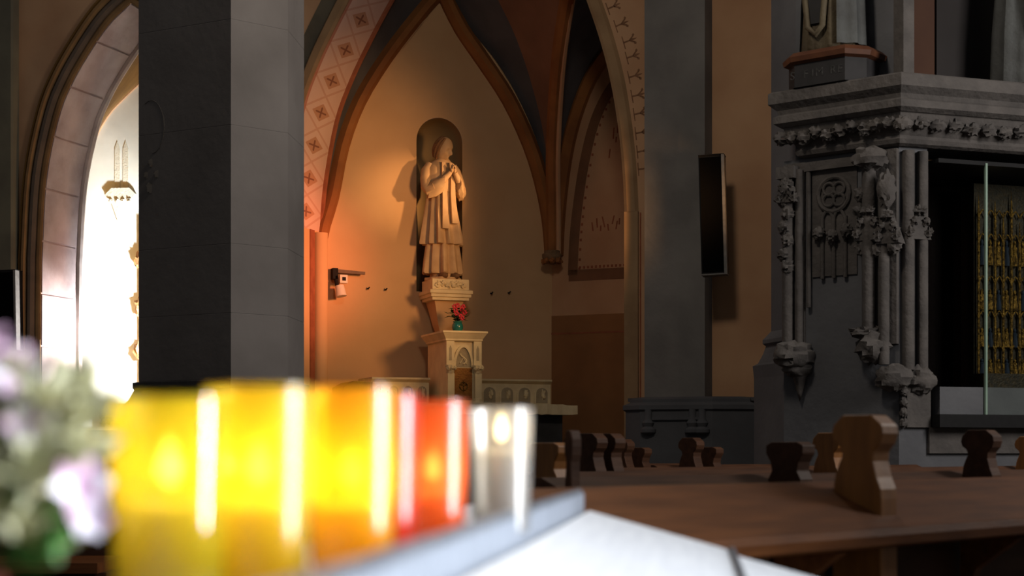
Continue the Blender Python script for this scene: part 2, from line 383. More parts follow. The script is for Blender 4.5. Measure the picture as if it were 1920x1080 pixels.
# wash of lighter limewash along the arch edge
# ------------------------------------------------------------------ engaged pier to the right of the arch, with base
p0 = E.hit(1213, 500)[0]; p1 = E.hit(1272, 500, -0.30)[0]; p2 = E.hit(1335, 500, -0.02)[0]
pier = MB().prism([(p0, 0.05), (p0 + 0.03, -0.20), (p1, -0.30), (p2 - 0.02, -0.24), (p2, 0.05)], 1.60, 8.5).build('trim_1', M_grey, loc=(*E.o, 0), rot=E.a); struct(pier, 'grey half-octagonal wall pier right of the painted arch')
b0 = E.hit(1166, 800, -0.55)[0]; b1 = E.hit(1412, 800, -0.40)[0]
zb = EYE + 105*15.3/F
pp = [(b0, 0.02), (b0, -0.42), (b0 + 0.18, -0.55), (b1 - 0.35, -0.55), (b1, -0.36), (b1, 0.02)]
base = loft(pp, [(0.0, 0.0), (0.0, zb - 0.14), (-0.0, zb - 0.14), (-0.025, zb - 0.12), (-0.025, zb - 0.08), (0.04, zb - 0.05), (0.04, zb - 0.02), (0.10, zb)]).build('trim_2', M_grey2, loc=(*E.o, 0), rot=E.a)
struct(base, 'blue-grey moulded base under the wall pier')
MB().prism([(x, y + 0.08) for x, y in pp], zb - 0.04, zb - 0.005).build('base_cap', M_grey2, base)
for px in (1215, 1298, 1316):
    x, z = E.hit(px, 795, -0.56)
    MB().lathe([(0.05, 0.0), (0.075, 0.02), (0.075, 0.05), (0.045, 0.075), (0.06, 0.11), (0.035, 0.15), (0.035, 0.24)], 12, (x, -0.55, z - 0.10)).build('colonnette_base', M_grey2, base, smooth=True)
MB().box(b0 + 0.30, b1 - 0.45, -0.575, -0.54, zb - 0.22, zb - 0.195).build('base_fillet', M_grey2, base)

# ================================================================== statue chapel: walls, niche, ribs, vault
zs_n, r_n = EYE + (HZ - 266)*18.35/F, 0.275
xn = BK.hit(824, 400)[0]; zb_n = EYE + (HZ - 548)*18.35/F
mb = MB(); N1 = 24; ZT = 8.2
op = [(xn - r_n*math.cos(math.pi*i/N1), zs_n + r_n*math.sin(math.pi*i/N1)) for i in range(N1+1)]
for (x0, z0), (x1, z1) in zip(op, op[1:]):
    mb.quad((x0, 0, z0), (x1, 0, z1), (x1, 0, ZT), (x0, 0, ZT)); mb.quad((x0, 0, 0), (x1, 0, 0), (x1, 0, zb_n), (x0, 0, zb_n))
mb.quad((xL - 0.5, 0, 0), (op[0][0], 0, 0), (op[0][0], 0, ZT), (xL - 0.5, 0, ZT)); mb.quad((op[-1][0], 0, 0), (xR, 0, 0), (xR, 0, ZT), (op[-1][0], 0, ZT))
wb = struct(mb.build('wall_back', M_chap, loc=(*BK.o, 0), rot=BK.a))
mb = MB(); dn_ = 0.42; rows = [(zb_n, 0), (zs_n, 0)] + [(zs_n + r_n*math.sin(math.pi/2*k/8), math.pi/2*k/8) for k in range(1, 9)]
vs = []
for z, ph in rows:
    for i in range(N1+1):
        th = math.pi*i/N1; vs.append((xn - r_n*math.cos(th)*math.cos(ph), dn_*math.sin(th)*math.cos(ph), z))
mb.add(vs, [(k*(N1+1)+i, k*(N1+1)+i+1, (k+1)*(N1+1)+i+1, (k+1)*(N1+1)+i) for k in range(len(rows)-1) for i in range(N1)])
mb.add([(xn - r_n*math.cos(math.pi*i/N1), dn_*math.sin(math.pi*i/N1), zb_n) for i in range(N1+1)], [tuple(range(N1+1))])
mb.build('niche', mat('olive_niche_paint', (0.36, 0.25, 0.12), (0.29, 0.20, 0.10), 0.9, 2), wb, smooth=True)
# wall rib
Lr = [(592, 560), (600, 450), (622, 370), (641, 276), (672, 193), (722, 111), (781, 34), (826, -18)]
Rr = [(826, -18), (862, 55), (905, 118), (952, 190), (990, 272), (1012, 341), (1026, 410), (1032, 478)]
ribL = smooth_path(BK.hits(Lr), 3); ribR = smooth_path(BK.hits(Rr), 3)
pr = [(-0.075, 0.0), (-0.075, 0.05), (-0.03, 0.13), (0.03, 0.13), (0.10, 0.05), (0.10, 0.0)]
mb = MB(); mb.sweep(ribL, pr); mb.sweep(ribR, pr); mb.build('wall_rib', M_rib, wb)
MB().sweep([(x + 0.075, z - 0.02) for x, z in ribL[:-3]], [(-0.012, 0), (-0.012, 0.045), (0.012, 0.045), (0.012, 0)]).build('rib_fillet', M_chap, wb)
for px, py in [(689, 541), (722, 543), (920, 550), (953, 549)]:
    x, z = BK.hit(px, py)
    MB().tube([(x, 0, z), (x, -0.03, z - 0.008), (x + 0.012, -0.045, z + 0.012)], 0.008, 6).build('hook', M_black, wb)
# right wall
rw = struct(MB().box(-0.02, 3.0, 0.0, 0.1, 0, 8.2).build('wall_right', M_plast, loc=(*RT.o, 0), rot=RT.a))
zd = RT.hit(1100, 590)[1]
MB().box(-0.01, 3.0, -0.004, 0.02, 0, zd).build('painted_dado', M_dado, rw)
MB().box(-0.01, 3.0, -0.007, 0.02, zd - 0.22, zd - 0.20).build('dado_line', M_line, rw)
bp = [(1073, 516), (1076, 450), (1082, 390), (1094, 310), (1112, 235), (1136, 180), (1165, 140)]
q = smooth_path(RT.hits(bp), 4)
MB().sweep(q, [(-0.065, 0), (-0.065, 0.005), (0.055, 0.005), (0.055, 0)]).build('painted_border', M_border, rw)
x0, z0 = RT.hit(1071, 516)
MB().box(x0 - 0.03, 2.6, -0.005, 0.01, z0 - 0.07, z0 + 0.06).build('painted_border', M_border, rw)
for i in range(1, len(q)-1, 1):
    x, z = q[i]; MB().box(x + 0.075, x + 0.10, -0.004, 0.01, z - 0.02, z + 0.01).build('border_bead', M_line, rw)
for i in range(14):
    MB().box(x0 + 0.10 + i*0.05, x0 + 0.125 + i*0.05, -0.004, 0.01, z0 + 0.07, z0 + 0.10).build('border_bead', M_line, rw)
# faded red painted strokes
rnd = random.Random(3)
for i, (px, py) in enumerate([(1112, 425), (1120, 418), (1126, 428), (1134, 416), (1141, 426), (1148, 412), (1155, 422), (1161, 415), (1150, 250), (1158, 240), (1155, 262), (1142, 288)]):
    x, z = RT.hit(px, py); a = rnd.uniform(-0.5, 0.5); L = rnd.uniform(0.03, 0.07)
    MB().extr([(x - 0.008, z - L), (x + 0.008, z - L), (x + 0.008 + a*L, z + L), (x - 0.008 + a*L, z + L)], -0.003, 0.004).build('painted_stroke', M_line, rw)
rr = smooth_path(RT.hits([(1042, 480), (1046, 400), (1058, 300), (1076, 222), (1104, 150), (1140, 95), (1185, 45), (1240, 0)]), 3)
MB().sweep(rr, [(-0.10, 0.0), (-0.10, 0.08), (-0.02, 0.16), (0.06, 0.10), (0.10, 0.0)]).build('wall_rib', M_rib, rw)
# diagonal rib rising from the corner corbel
dg = smooth_path([at(1038, 485, 18.72), at(1038, 400, 18.66), at(1037, 300, 18.48), at(1041, 200, 18.15), at(1049, 100, 17.65), at(1064, 0, 17.05), at(1076, -60, 16.5), at(1080, -130, 16.1)], 3)
dgo = MB().tube(dg, 0.085, 8).build('trim_3', M_rib, smooth=True); struct(dgo, 'brown diagonal vault rib springing from the corner corbel')
MB().tube([Vector(p) + Vector((0.055, -0.075, 0.0)) for p in dg], 0.03, 8).build('rib_roll', M_plast, dgo, smooth=True)
cb = at(1035, 480, 18.58)
mb = MB(); mb.lathe([(0.02, -0.10), (0.06, -0.085), (0.10, -0.045), (0.115, -0.015), (0.115, 0.02), (0.09, 0.035), (0.09, 0.06)], 10, cb)
mb.build('corbel', mat('corbel_stone', (0.24, 0.15, 0.08), (0.16, 0.10, 0.05), 0.9, 20, 0.5), dgo, smooth=True)
for k in range(5):
    MB().blob(cb + Vector((0.09*math.sin(k*0.8 - 1.6), -0.09*math.cos(k*0.8 - 1.6), -0.06)), 0.035, k).build('corbel_leaf', M_rib, dgo, smooth=True)
# vault cells
n = 26
A = resample([BK.w(x, -0.03, z) for x, z in smooth_path(BK.hits([(826, -30), (880, 55), (925, 110), (968, 180), (1004, 262), (1024, 341), (1032, 420), (1034, 478)]), 3)], n)
Bd = resample([Vector(p) for p in dg][::-1], n)
def vault(A, Bd, name, cuts, mats):
    root = None
    for (t0, t1), m in zip(cuts, mats):
        mb = MB(); K = 5; rows = []
        for k in range(K+1):
            t = t0 + (t1-t0)*k/K
            rows.append([a.lerp(b, t) + Vector((0, 0, 0.25*math.sin(math.pi*t)*(i/(n-1) < 0.9)*(1 - i/(n-1)))) for i, (a, b) in enumerate(zip(A, Bd))])
        for r0, r1 in zip(rows, rows[1:]): strip(mb, r0, r1)
        o = mb.build(name, m, root, smooth=True)
        if root is None: root = o; struct(o)
        name = 'painted_band'
    return root
vault(A, Bd, 'ceiling_niche_bay', [(0.0, 0.30), (0.30, 1.0)], [M_cellg, M_cellb])
A2 = resample([RT.w(x, -0.03, z) for x, z in rr][::-1], n)
vault(A2, Bd, 'ceiling_right_bay', [(0.0, 1.0)], [M_cellg])
# left cell: from the wall rib to the back edge of the arch
A3 = resample([BK.w(x, -0.03, z) for x, z in [(a - 0.07, b) for a, b in ribL]][::-1], n)
q = [E.w(x, T - 0.02, z) for x, z in arch[1:len(up) + len(top)]]
B3 = resample(q[::-1], n)
vault(A3, B3, 'ceiling_left_bay', [(0.0, 1.0)], [M_cellg])

# ================================================================== central pier on the left (nearer)
PP = [(260, 11.45), (433, 11.05), (540, 11.35), (570, 11.9)]
P2 = [((px-960)/F*D, D) for px, D in PP]
P2 += [(P2[3][0] - 0.15, 12.4), (P2[0][0] + 0.25, 12.5), (P2[0][0] - 0.01, 12.1)]
cx_, cy_ = sum(p[0] for p in P2)/len(P2), sum(p[1] for p in P2)/len(P2)
zpb = EYE + (HZ - 712)*11.1/F
pil = thing('stone_pier', 'dark grey faceted stone pier standing behind the votive candles', 'pillar', (cx_, cy_, 0))
loc = [(x - cx_, y - cy_) for x, y in P2]
zs = [zpb, 2.12, 2.60, 3.42, 4.15, 4.9, 5.6, 6.4, 7.2, 8.0]
for a, b in zip(zs, zs[1:]):
    e = 0.002
    loft(loc, [(e, a), (0.0, a + 0.004), (0.0, b - 0.003), (e, b)], True).build('stone_course', M_pier, pil)
loft(loc, [(-0.16, 0.0), (-0.16, 0.9), (-0.13, 0.95), (-0.13, 1.30), (-0.10, 1.40), (-0.10, zpb - 0.17), (-0.065, zpb - 0.13), (-0.03, zpb - 0.06), (-0.04, zpb - 0.045), (-0.04, zpb - 0.005), (-0.0, zpb)], True).build('pier_base', M_base, pil)
# iron ring traces and worn lumps on the pier face
def on_face(px, py):
    f = Fr(*P2[0], math.degrees(math.atan2(P2[1][1]-P2[0][1], P2[1][0]-P2[0][0]))); x, z = f.hit(px, py, -0.001); q = f.w(x, -0.001, z); return Vector((q.x - cx_, q.y - cy_, z))
M_mark = mat('faint_stain', (0.105, 0.095, 0.088), (0.085, 0.077, 0.07), 0.9, 6)
MB().tube([on_face(284 + 24*math.cos(t*0.3 - 1.5), 238 - 50*math.sin(t*0.3 - 1.5)) for t in range(13)], 0.003, 6).build('worn_ring_mark', M_mark, pil)
for a, b, r in ((285, 305, 9), (296, 326, 8), (284, 352, 10), (276, 328, 7)):
    MB().blob(on_face(a, b), (r*0.0034, 0.0015, r*0.0034), a, 0.3).build('worn_spot', M_mark, pil, smooth=True)

# ================================================================== chapel on the left
lf = [(77, 640), (78, 500), (79, 467), (87, 333), (110, 220), (134, 158), (167, 100), (205, 45), (246, 6)]
la = smooth_path(LF.hits(lf), 4); ax = la[-1][0]
lo_ = [(la[0][0], 0.0)] + la; ro_ = [(2*ax - x, z) for x, z in lo_[:-1]][::-1]
parch = lo_ + ro_
lw = arch_wall('wall_left', LF, parch, LF.hit(-250, 500)[0], 2*ax - lo_[0][0] + 0.3, 8.6, 0.75, M_plast)
# voussoirs of the soffit (single stones) and jamb
path = resample([Vector((x, z, 0)) for x, z in parch], 22*6 + 1)
for i in range(22):
    sub = path[i*6:i*6 + 7]
    sub = [sub[0].lerp(sub[1], 0.12)] + sub[1:-1] + [sub[-1].lerp(sub[-2], 0.12)]
    sub2 = []
    for p in sub:
        qn = min(range(len(parch)-1), key=lambda j: (Vector((parch[j][0], parch[j][1], 0)) - p).length)
        dx, dz = parch[qn+1][0]-parch[qn][0], parch[qn+1][1]-parch[qn][1]; L = math.hypot(dx, dz) or 1
        sub2.append((p.x - (-dz/L)*0.012, p.y - (dx/L)*0.012))
    mb = MB()
    for (xa, za), (xb, zb2), pa, pb in zip(sub2, sub2[1:], sub, sub[1:]):
        mb.quad((xa, 0.0, za), (xb, 0.0, zb2), (xb, 0.62, zb2), (xa, 0.62, za))
        mb.quad((xa, 0, za), (xb, 0, zb2), (pb.x, 0, pb.y), (pa.x, 0, pa.y))
    for s_, p in ((sub2[0], sub[0]), (sub2[-1], sub[-1])): mb.quad((s_[0], 0, s_[1]), (s_[0], 0.62, s_[1]), (p.x, 0.62, p.y), (p.x, 0, p.y))
    mb.build('voussoir', M_mauve, lw)
soffit(LF, parch, 0.75, 'soffit_bed', M_mauve, lw)
MB().tube([(x, 0.70, z) for x, z in parch], 0.045, 8).build('arch_roll', mat('pale_roll_stone', (0.55, 0.46, 0.43), None, 0.9, 5), lw, smooth=True)
# outer mouldings: three orders
for off, wd, dp, m, nm in ((0.0, 0.075, 0.02, M_dkm2, 'outer_fillet'), (0.08, 0.09, 0.06, M_dkm, 'dark_roll'), (0.175, 0.075, 0.07, M_dkm2, 'brown_roll'), (0.255, 0.045, 0.04, M_gold_plast, 'outer_order')):
    MB().sweep(parch[1:-1], [(off, 0.0), (off, dp*0.6), (off + wd*0.3, dp), (off + wd*0.7, dp), (off + wd, dp*0.6), (off + wd, 0.0)]).build(nm, m, lw)
    x0 = parch[0][0]
    MB().box(x0 - off - wd, x0 - off, -dp, 0.0, 0.0, parch[1][1] + 0.02).build(nm, m, lw)
# pier strip at the far left with its own face
x0 = LF.hit(-200, 500, -0.12)[0]; x1 = LF.hit(20, 500, -0.12)[0]
struct(MB().prism([(x0, 0.0), (x0, -0.12), (x1, -0.12), (x1 + 0.02, -0.10), (x1 + 0.02, 0.0)], 0, 8.6).build('trim_4', mat('olive_grey_pier', (0.15, 0.14, 0.10), (0.11, 0.10, 0.075), 0.9, 2, 0.2), loc=(*LF.o, 0), rot=LF.a), 'olive grey pier at the left edge of the picture')
# back wall of that chapel
lb = struct(MB().box(-2.2, 3.3, 0.0, 0.1, 0, 8.4).build('wall_left_chapel', M_cream, loc=(*LB.o, 0), rot=LB.a))
wr = smooth_path(LB.hits([(118, 560), (124, 460), (136, 373), (150, 318), (167, 280), (200, 220), (230, 186), (262, 156), (300, 120), (350, 60)]), 3)
MB().sweep(wr, [(-0.02, 0), (-0.02, 0.04), (0.05, 0.04), (0.05, 0)]).build('wall_arch_fillet', mat('salmon_fillet', (0.62, 0.36, 0.20), None, 0.9, 4), lb)
A4 = resample([LB.w(x, -0.02, z) for x, z in wr], n); B4 = resample([LF.w(x, 0.72, z) for x, z in parch[2:len(lo_)]], n)
mb = MB(); 
for k in range(4): strip(mb, [a.lerp(b, k/4) for a, b in zip(A4, B4)], [a.lerp(b, (k+1)/4) for a, b in zip(A4, B4)])
struct(mb.build('ceiling_left_chapel', M_gold_plast, smooth=True))
# two-light blind niche and canopy console on that wall
con = thing('wall_canopy', 'grey stone canopied bracket with twin blind lancets on the bright chapel wall', 'bracket', LB.w(LB.hit(228, 380)[0], -0.0, LB.hit(228, 395)[1]), LB.a)
M_can = mat('canopy_stone', (0.62, 0.59, 0.48), (0.54, 0.51, 0.41), 0.9, 8, 0.3)
for s_ in (-0.055, 0.055):
    MB().extr([(s_ - 0.035, 0.28), (s_ + 0.035, 0.28), (s_ + 0.035, 0.78), (s_, 0.88), (s_ - 0.035, 0.78)], -0.008, 0.01).build('blind_lancet', M_can, con)
MB().extr([(-0.20, 0.20), (-0.12, 0.28), (0.12, 0.28), (0.20, 0.20), (0.14, 0.14), (-0.14, 0.14)], -0.05, 0.0).build('canopy_roof', M_can, con)
MB().extr([(-0.14, 0.14), (0.14, 0.14), (0.08, -0.02), (0.03, -0.16), (-0.03, -0.16), (-0.08, -0.02)], -0.035, 0.0).build('console', M_can, con)
for k in range(4): MB().blob((-0.12 + 0.08*k, -0.045, 0.12), 0.03, k).build('crocket', M_can, con, smooth=True)
# small candle bracket / cross on the wall
x, z = LB.hit(133, 592)
cr = thing('wall_candle_holder', 'small iron candle holder on the dazzling white wall', 'candle holder', LB.w(x, 0, z), LB.a)
mb = MB(); mb.tube([(0, 0, 0), (0, -0.12, -0.02), (0, -0.14, 0.04)], 0.008, 6); mb.build('arm', M_rib, cr)
MB().lathe([(0.03, 0.0), (0.045, 0.01), (0.045, 0.02), (0.015, 0.025)], 10, (0, -0.14, 0.04)).build('drip_pan', M_rib, cr)
MB().tube([(-0.03, -0.012, -0.03), (-0.045, -0.012, -0.15)], 0.008, 6).build('hanging_hook', M_rib, cr)
MB().extr([(-0.035, -0.01), (0.035, -0.01), (0.035, 0.01), (-0.035, 0.01)], -0.012, 0.0).build('back_plate', M_rib, cr)
# carved pinnacle half hidden behind the pier
pn = LB.hit(275, 600, -0.065)[0]
pin = thing('carved_pinnacle', 'brown carved pinnacle with three crockets half hidden by the dark pier', 'carving', LB.w(pn, -0.065, LB.hit(268, 760)[1]), LB.a)
zz = [LB.hit(268, y)[1] - LB.hit(268, 760)[1] for y in (655, 575, 490)]
M_car = mat('brown_carving', (0.34, 0.19, 0.07), (0.2, 0.1, 0.04), 0.8, 20, 0.4)
MB().box(-0.05, 0.10, -0.06, 0.06, 0, zz[2] + 0.4).build('shaft', M_car, pin)
for i, z in enumerate(zz):
    MB().blob((-0.08, -0.02, z), (0.07, 0.06, 0.11), i, 0.35).build('crocket', M_car, pin, smooth=True)
# altar in that chapel
az = EYE + (HZ - 757)*18.6/F
alt = thing('side_altar', 'pale carved stone altar in the bright left chapel', 'altar', ((190-960)/F*18.9, 18.9, 0), math.radians(-8))
MB().box(-0.10, 2.2, -0.35, 0.6, az - 0.08, az).build('altar_slab', M_white, alt)
MB().box(0.0, 2.1, -0.28, 0.55, az - 0.27, az - 0.08).build('carved_frieze', M_white, alt)
for k in range(3): MB().blob((0.13 + 0.09*(k % 2), -0.29, az - 0.14 - 0.05*k), 0.04, k + 3, 0.4).build('carved_leaf', M_whited, alt, smooth=True)
MB().box(-0.10, 2.2, -0.33, 0.6, az - 0.31, az - 0.27).build('moulding', M_white, alt)
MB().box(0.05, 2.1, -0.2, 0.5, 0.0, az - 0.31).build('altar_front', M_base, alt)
# steps / raised floors of both chapels
struct(MB().box(-1.5, 3.2, 0.45, 3.6, 0.0, 0.3).build('floor_left_chapel', M_floor, loc=(*LF.o, 0), rot=LF.a))
struct(MB().box(LX + 0.0, 0.4, 0.85, 4.0, 0.0, 0.45).build('floor_chapel', M_floor, loc=(*E.o, 0), rot=E.a))

# ================================================================== loudspeakers
def speaker(label, p, rz, W, H, lean, dep=0.16, edge=1):
    t = thing('column_loudspeaker', label, 'speaker', p, rz, 'black column loudspeakers')
    t.rotation_euler = (0, lean, rz)
    MB().box(-W/2, W/2, 0.0, dep, -H/2, H/2).build('body', M_black, t)
    MB().box(-W/2 + 0.012, W/2 - 0.03, -0.012, 0.0, -H/2 + 0.02, H/2 - 0.02).build('grille', M_grille, t)
    MB().box(W/2 - 0.022, W/2 + 0.004, -0.016, dep*0.5, -H/2, H/2).build('edge_trim', M_silver, t)
    MB().box(-W/2, W/2 + 0.004, -0.014, dep, -H/2 - 0.012, -H/2).build('end_cap', M_silver, t)
    MB().box(-W/2, W/2 + 0.004, -0.014, dep, H/2, H/2 + 0.008).build('end_cap', M_black, t)
    for z in (-H*0.3, H*0.3): MB().box(-0.03, 0.03, dep, dep + 0.12, z - 0.03, z + 0.03).build('wall_bracket', M_black, t)
    return t
speaker('black column loudspeaker on the wall between grey pier and orange plaster', at(1336, 402, 14.85), math.radians(-14), 0.235, 1.10, math.radians(-1.6))
speaker('black column loudspeaker with bright edge at the far left picture border', at(6, 581, 17.85), math.radians(-10), 0.31, 0.875, math.radians(-1))

# ================================================================== lamp fixture on left jamb
p = at(628, 508, 17.85)
fx = thing('wall_spotlight', 'small spotlight on a dark arm fixed to the glowing left jamb', 'lamp', p, BK.a)
MB().box(-0.03, 0.03, -0.03, 0.10, -0.09, 0.03).build('wall_plate', M_black, fx)
MB().extr([(0.0, -0.02), (0.0, 0.02), (0.34, 0.0), (0.34, -0.03)], -0.03, 0.01).build('arm', mat('dark_bronze', (0.10, 0.06, 0.03), None, 0.5, 10), fx)
MB().box(0.035, 0.12, -0.10, -0.02, -0.14, -0.05).build('transformer_box', mat('white_plastic', (0.7, 0.64, 0.55), (0.6, 0.55, 0.48), 0.5, 10), fx)
MB().box(0.06, 0.10, -0.104, -0.10, -0.115, -0.075).build('switch_plate', M_black, fx)
mb = MB(); mb.tube([(0.0, -0.05, -0.10), (0.01, -0.06, -0.18), (0.03, -0.07, -0.20)], 0.022, 8); mb.build('swivel', M_black, fx)
mb = MB(); mb.tube([(0.035, -0.07, -0.17), (0.05, -0.09, -0.29)], [0.05, 0.062], 12); mb.build('lamp_head', MATS['white_plastic'], fx, smooth=True)

# ================================================================== altar, tabernacle, gradine, flowers
ab = Fr(*BK.w(xn + 0.12, 0)[:2], 20)          # altar frame on the niche wall, y negative is out of the wall
az2 = EYE + (HZ - 757)*17.1/F
al = thing('main_altar', 'altar table with rough pale slab below the niche statue', 'altar', (*ab.o, 0), ab.a)
hx = ab.hit(1083, 765, -1.25)[0]
vs = []
rg = random.Random(11); top_e = []; 
slab = MB(); K = 36
for j, y in enumerate((-1.25, -0.05)):
    for i in range(K+1):
        x = -hx + 2*hx*i/K; vs += [(x, y + rg.uniform(-.008, .008), az2 + rg.uniform(-0.006, 0.008)), (x, y + rg.uniform(-.01, .01), az2 - 0.105 + rg.uniform(-0.006, 0.006))]
o1 = 2*(K+1); fs = []
for i in range(K):
    a, b = 2*i, 2*i+2
    fs += [(a, b, o1 + b, o1 + a), (a+1, b+1, o1+b+1, o1+a+1), (a, a+1, b+1, b), (o1+a, o1+a+1, o1+b+1, o1+b)]
fs += [(0, o1, o1+1, 1), (2*K, o1 + 2*K, o1 + 2*K + 1, 2*K+1)]
slab.add(vs, fs).build('altar_slab', M_white, al)
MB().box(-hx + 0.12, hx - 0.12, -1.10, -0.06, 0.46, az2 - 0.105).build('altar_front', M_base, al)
# tabernacle
TF = -1.02
tx0, tz0 = ab.hit(837, 752, TF); tx1 = ab.hit(903, 752, TF)[0]; tzt = ab.hit(870, 621, TF)[1]
# gradine with blind arcades
zg = ab.hit(770, 708, -0.62)[1]
for name, xa, xb in (('left', ab.hit(700, 730, -0.62)[0], min(ab.hit(829, 730, -0.62)[0], tx0 - 0.065)), ('right', max(ab.hit(903, 730, -0.62)[0], tx1 + 0.065), ab.hit(1034, 730, -0.62)[0])):
    g = thing('altar_gradine', 'white stone altar step with carved arcade %s of the tabernacle' % name, 'altar step', (*ab.w((xa+xb)/2, -0.42)[:2], az2 + 0.008), ab.a, 'altar steps beside tabernacle')
    hw = (xb-xa)/2; H = zg - az2 - 0.008
    MB().box(-hw, hw, -0.17, 0.38, 0.0, H - 0.05).build('body', M_white, g)
    MB().extx([(-0.17, H-0.05), (-0.22, H-0.02), (-0.22, H), (0.38, H), (0.38, H-0.05)], -hw - 0.02, hw).build('cornice', M_white, g)
    for k in range(4):
        xm = -hw + (k + 0.5)*2*hw/4; a = hw/4*0.66; hh = H - 0.09
        MB().extr([(xm - a, 0.03), (xm + a, 0.03), (xm + a, hh*0.72)] + [(xm + a*math.cos(t), hh*0.72 + (hh*0.28)*math.sin(t)) for t in (0.5, 1.0, 1.57, 2.1, 2.6)] + [(xm - a, hh*0.72)], -0.172, -0.16).build('arcade_recess', M_whited, g)
        MB().blob((xm + a*0.2, -0.178, hh*0.62), (a*0.35, 0.02, hh*0.22), k, 0.4).build('carved_leaf', M_white, g, smooth=True)
        MB().tube([(xm - a*1.25, -0.178, 0.02), (xm - a*1.25, -0.178, hh*0.7)], 0.012, 8).build('colonnette', M_white, g, smooth=True)
tw = (tx1 - tx0)/2; tb = thing('tabernacle', 'white gothic stone tabernacle with gilt door on the altar', 'tabernacle', (*ab.w((tx0+tx1)/2, TF)[:2], az2 + 0.008), ab.a)
H = tzt - az2 - 0.008; D_ = 0.72
MB().box(-tw + 0.01, tw - 0.01, 0.03, D_, 0.0, H - 0.11).build('body', M_white, tb)
mb = loft([(-tw, 0.0), (tw, 0.0), (tw, D_), (-tw, D_)], [(0.0, H-0.11), (-0.01, H-0.10), (-0.01, H-0.085), (-0.045, H-0.03), (-0.045, H-0.028), (-0.055, H-0.02), (-0.055, H)], True); mb.build('cornice', M_white, tb)
hc = 0.38                    # height of pilaster capital
for s_ in (-1, 1):
    c0 = s_*(tw - 0.045)
    MB().box(c0 - 0.045, c0 + 0.045, -0.005, 0.05, hc + 0.04, H - 0.11).build('pilaster', M_white, tb)
    MB().extr([(c0 - 0.015, hc + 0.09), (c0 + 0.015, hc + 0.09), (c0 + 0.015, H - 0.19), (c0, H - 0.155), (c0 - 0.015, H - 0.19)], -0.007, 0.0).build('lancet_recess', M_whited, tb)
    MB().box(c0 - 0.038, c0 + 0.038, -0.03, 0.05, 0.05, hc - 0.05).build('column', M_white, tb)
    MB().lathe([(0.040, 0), (0.045, 0.02), (0.052, 0.06), (0.062, 0.075), (0.062, 0.09)], 8, (c0, -0.0, hc - 0.05)).build('capital', M_white, tb)
    for k in range(3): MB().blob((c0 - 0.035 + 0.035*k, -0.05, hc + 0.005), 0.02, k, 0.4).build('capital_leaf', M_white, tb, smooth=True)
    MB().lathe([(0.062, 0), (0.062, 0.02), (0.05, 0.035), (0.052, 0.05), (0.042, 0.06)], 8, (c0, 0.0, 0.0)).build('column_base', M_white, tb)
ow = tw - 0.10
MB().box(-ow, ow, 0.022, 0.035, 0.045, hc + 0.01).build('door', M_tab_door, tb)
mb = MB(); mb.tube([(0.045*math.cos(t*0.5236), 0.02, hc*0.5 + 0.045*math.sin(t*0.5236)) for t in range(13)], 0.006, 6); mb.build('door_roundel', M_gold, tb)
mb = MB(); mb.tube([(0, 0.02, hc*0.5 - 0.06), (0, 0.02, hc*0.5 + 0.06)], 0.006, 6); mb.tube([(-0.03, 0.02, hc*0.5 + 0.015), (0.03, 0.02, hc*0.5 + 0.015)], 0.006, 6); mb.build('door_cross', M_gold, tb)
pa = [(-ow, hc + 0.02)] + [(-ow + ow*math.sin(t*math.pi/16), hc + 0.02 + 0.22*math.sin(t*math.pi/16)**0.8 if t else hc + 0.02) for t in range(1, 8)] + [(0, hc + 0.245)]
pa = [(-ow + 2*ow*0 + ow*(1-math.cos(t*math.pi/16)), hc + 0.02 + 0.225*math.sin(t*math.pi/16)) for t in range(9)]
full = pa + [(-x, z) for x, z in pa[::-1][1:]]
MB().extr(full, 0.028, 0.034).build('tympanum', M_whited, tb)
MB().sweep(full, [(-0.012, 0), (-0.012, 0.02), (0.014, 0.02), (0.014, 0)], 0.03).build('arch_moulding', M_white, tb)
mb = MB(); mb.tube([(0.035*math.sin(t*0.55) * (1 if t < 6 else 1), 0.024, hc + 0.05 + 0.013*t) for t in range(10)], 0.009, 6)
mb.tube([(-0.04, 0.024, hc + 0.06), (0.0, 0.024, hc + 0.12), (0.04, 0.024, hc + 0.05)], 0.007, 6); mb.build('carved_monogram', M_white, tb)
# vase with flowers
vx = ab.hit(858, 619, TF + 0.30)[0]
vs_ = thing('flower_vase', 'small teal vase of red flowers on top of the tabernacle', 'vase', (*ab.w(vx, TF + 0.30)[:2], tzt), ab.a)
MB().lathe([(0.035, 0.0), (0.05, 0.02), (0.062, 0.06), (0.058, 0.095), (0.045, 0.115), (0.052, 0.13), (0.046, 0.13), (0.04, 0.115)], 20).build('vase', M_teal, vs_, smooth=True)
rg = random.Random(4)
for k in range(44):
    a = rg.uniform(0, 6.28); r = rg.uniform(0.02, 0.125); z = rg.uniform(0.14, 0.27); c = Vector((r*math.cos(a) - 0.01, r*math.sin(a)*0.6, z)); d = Vector((math.cos(a), math.sin(a)*0.6, rg.uniform(-.3, .6))).normalized(); s_ = d.cross(Vector((0, 0, 1))).normalized()
    MB().add([c - d*0.03, c + s_*0.028, c + d*0.045, c - s_*0.028, c + Vector((0, 0, 0.008))], [(0, 1, 4), (1, 2, 4), (2, 3, 4), (3, 0, 4)]).build('leaf', M_green, vs_)
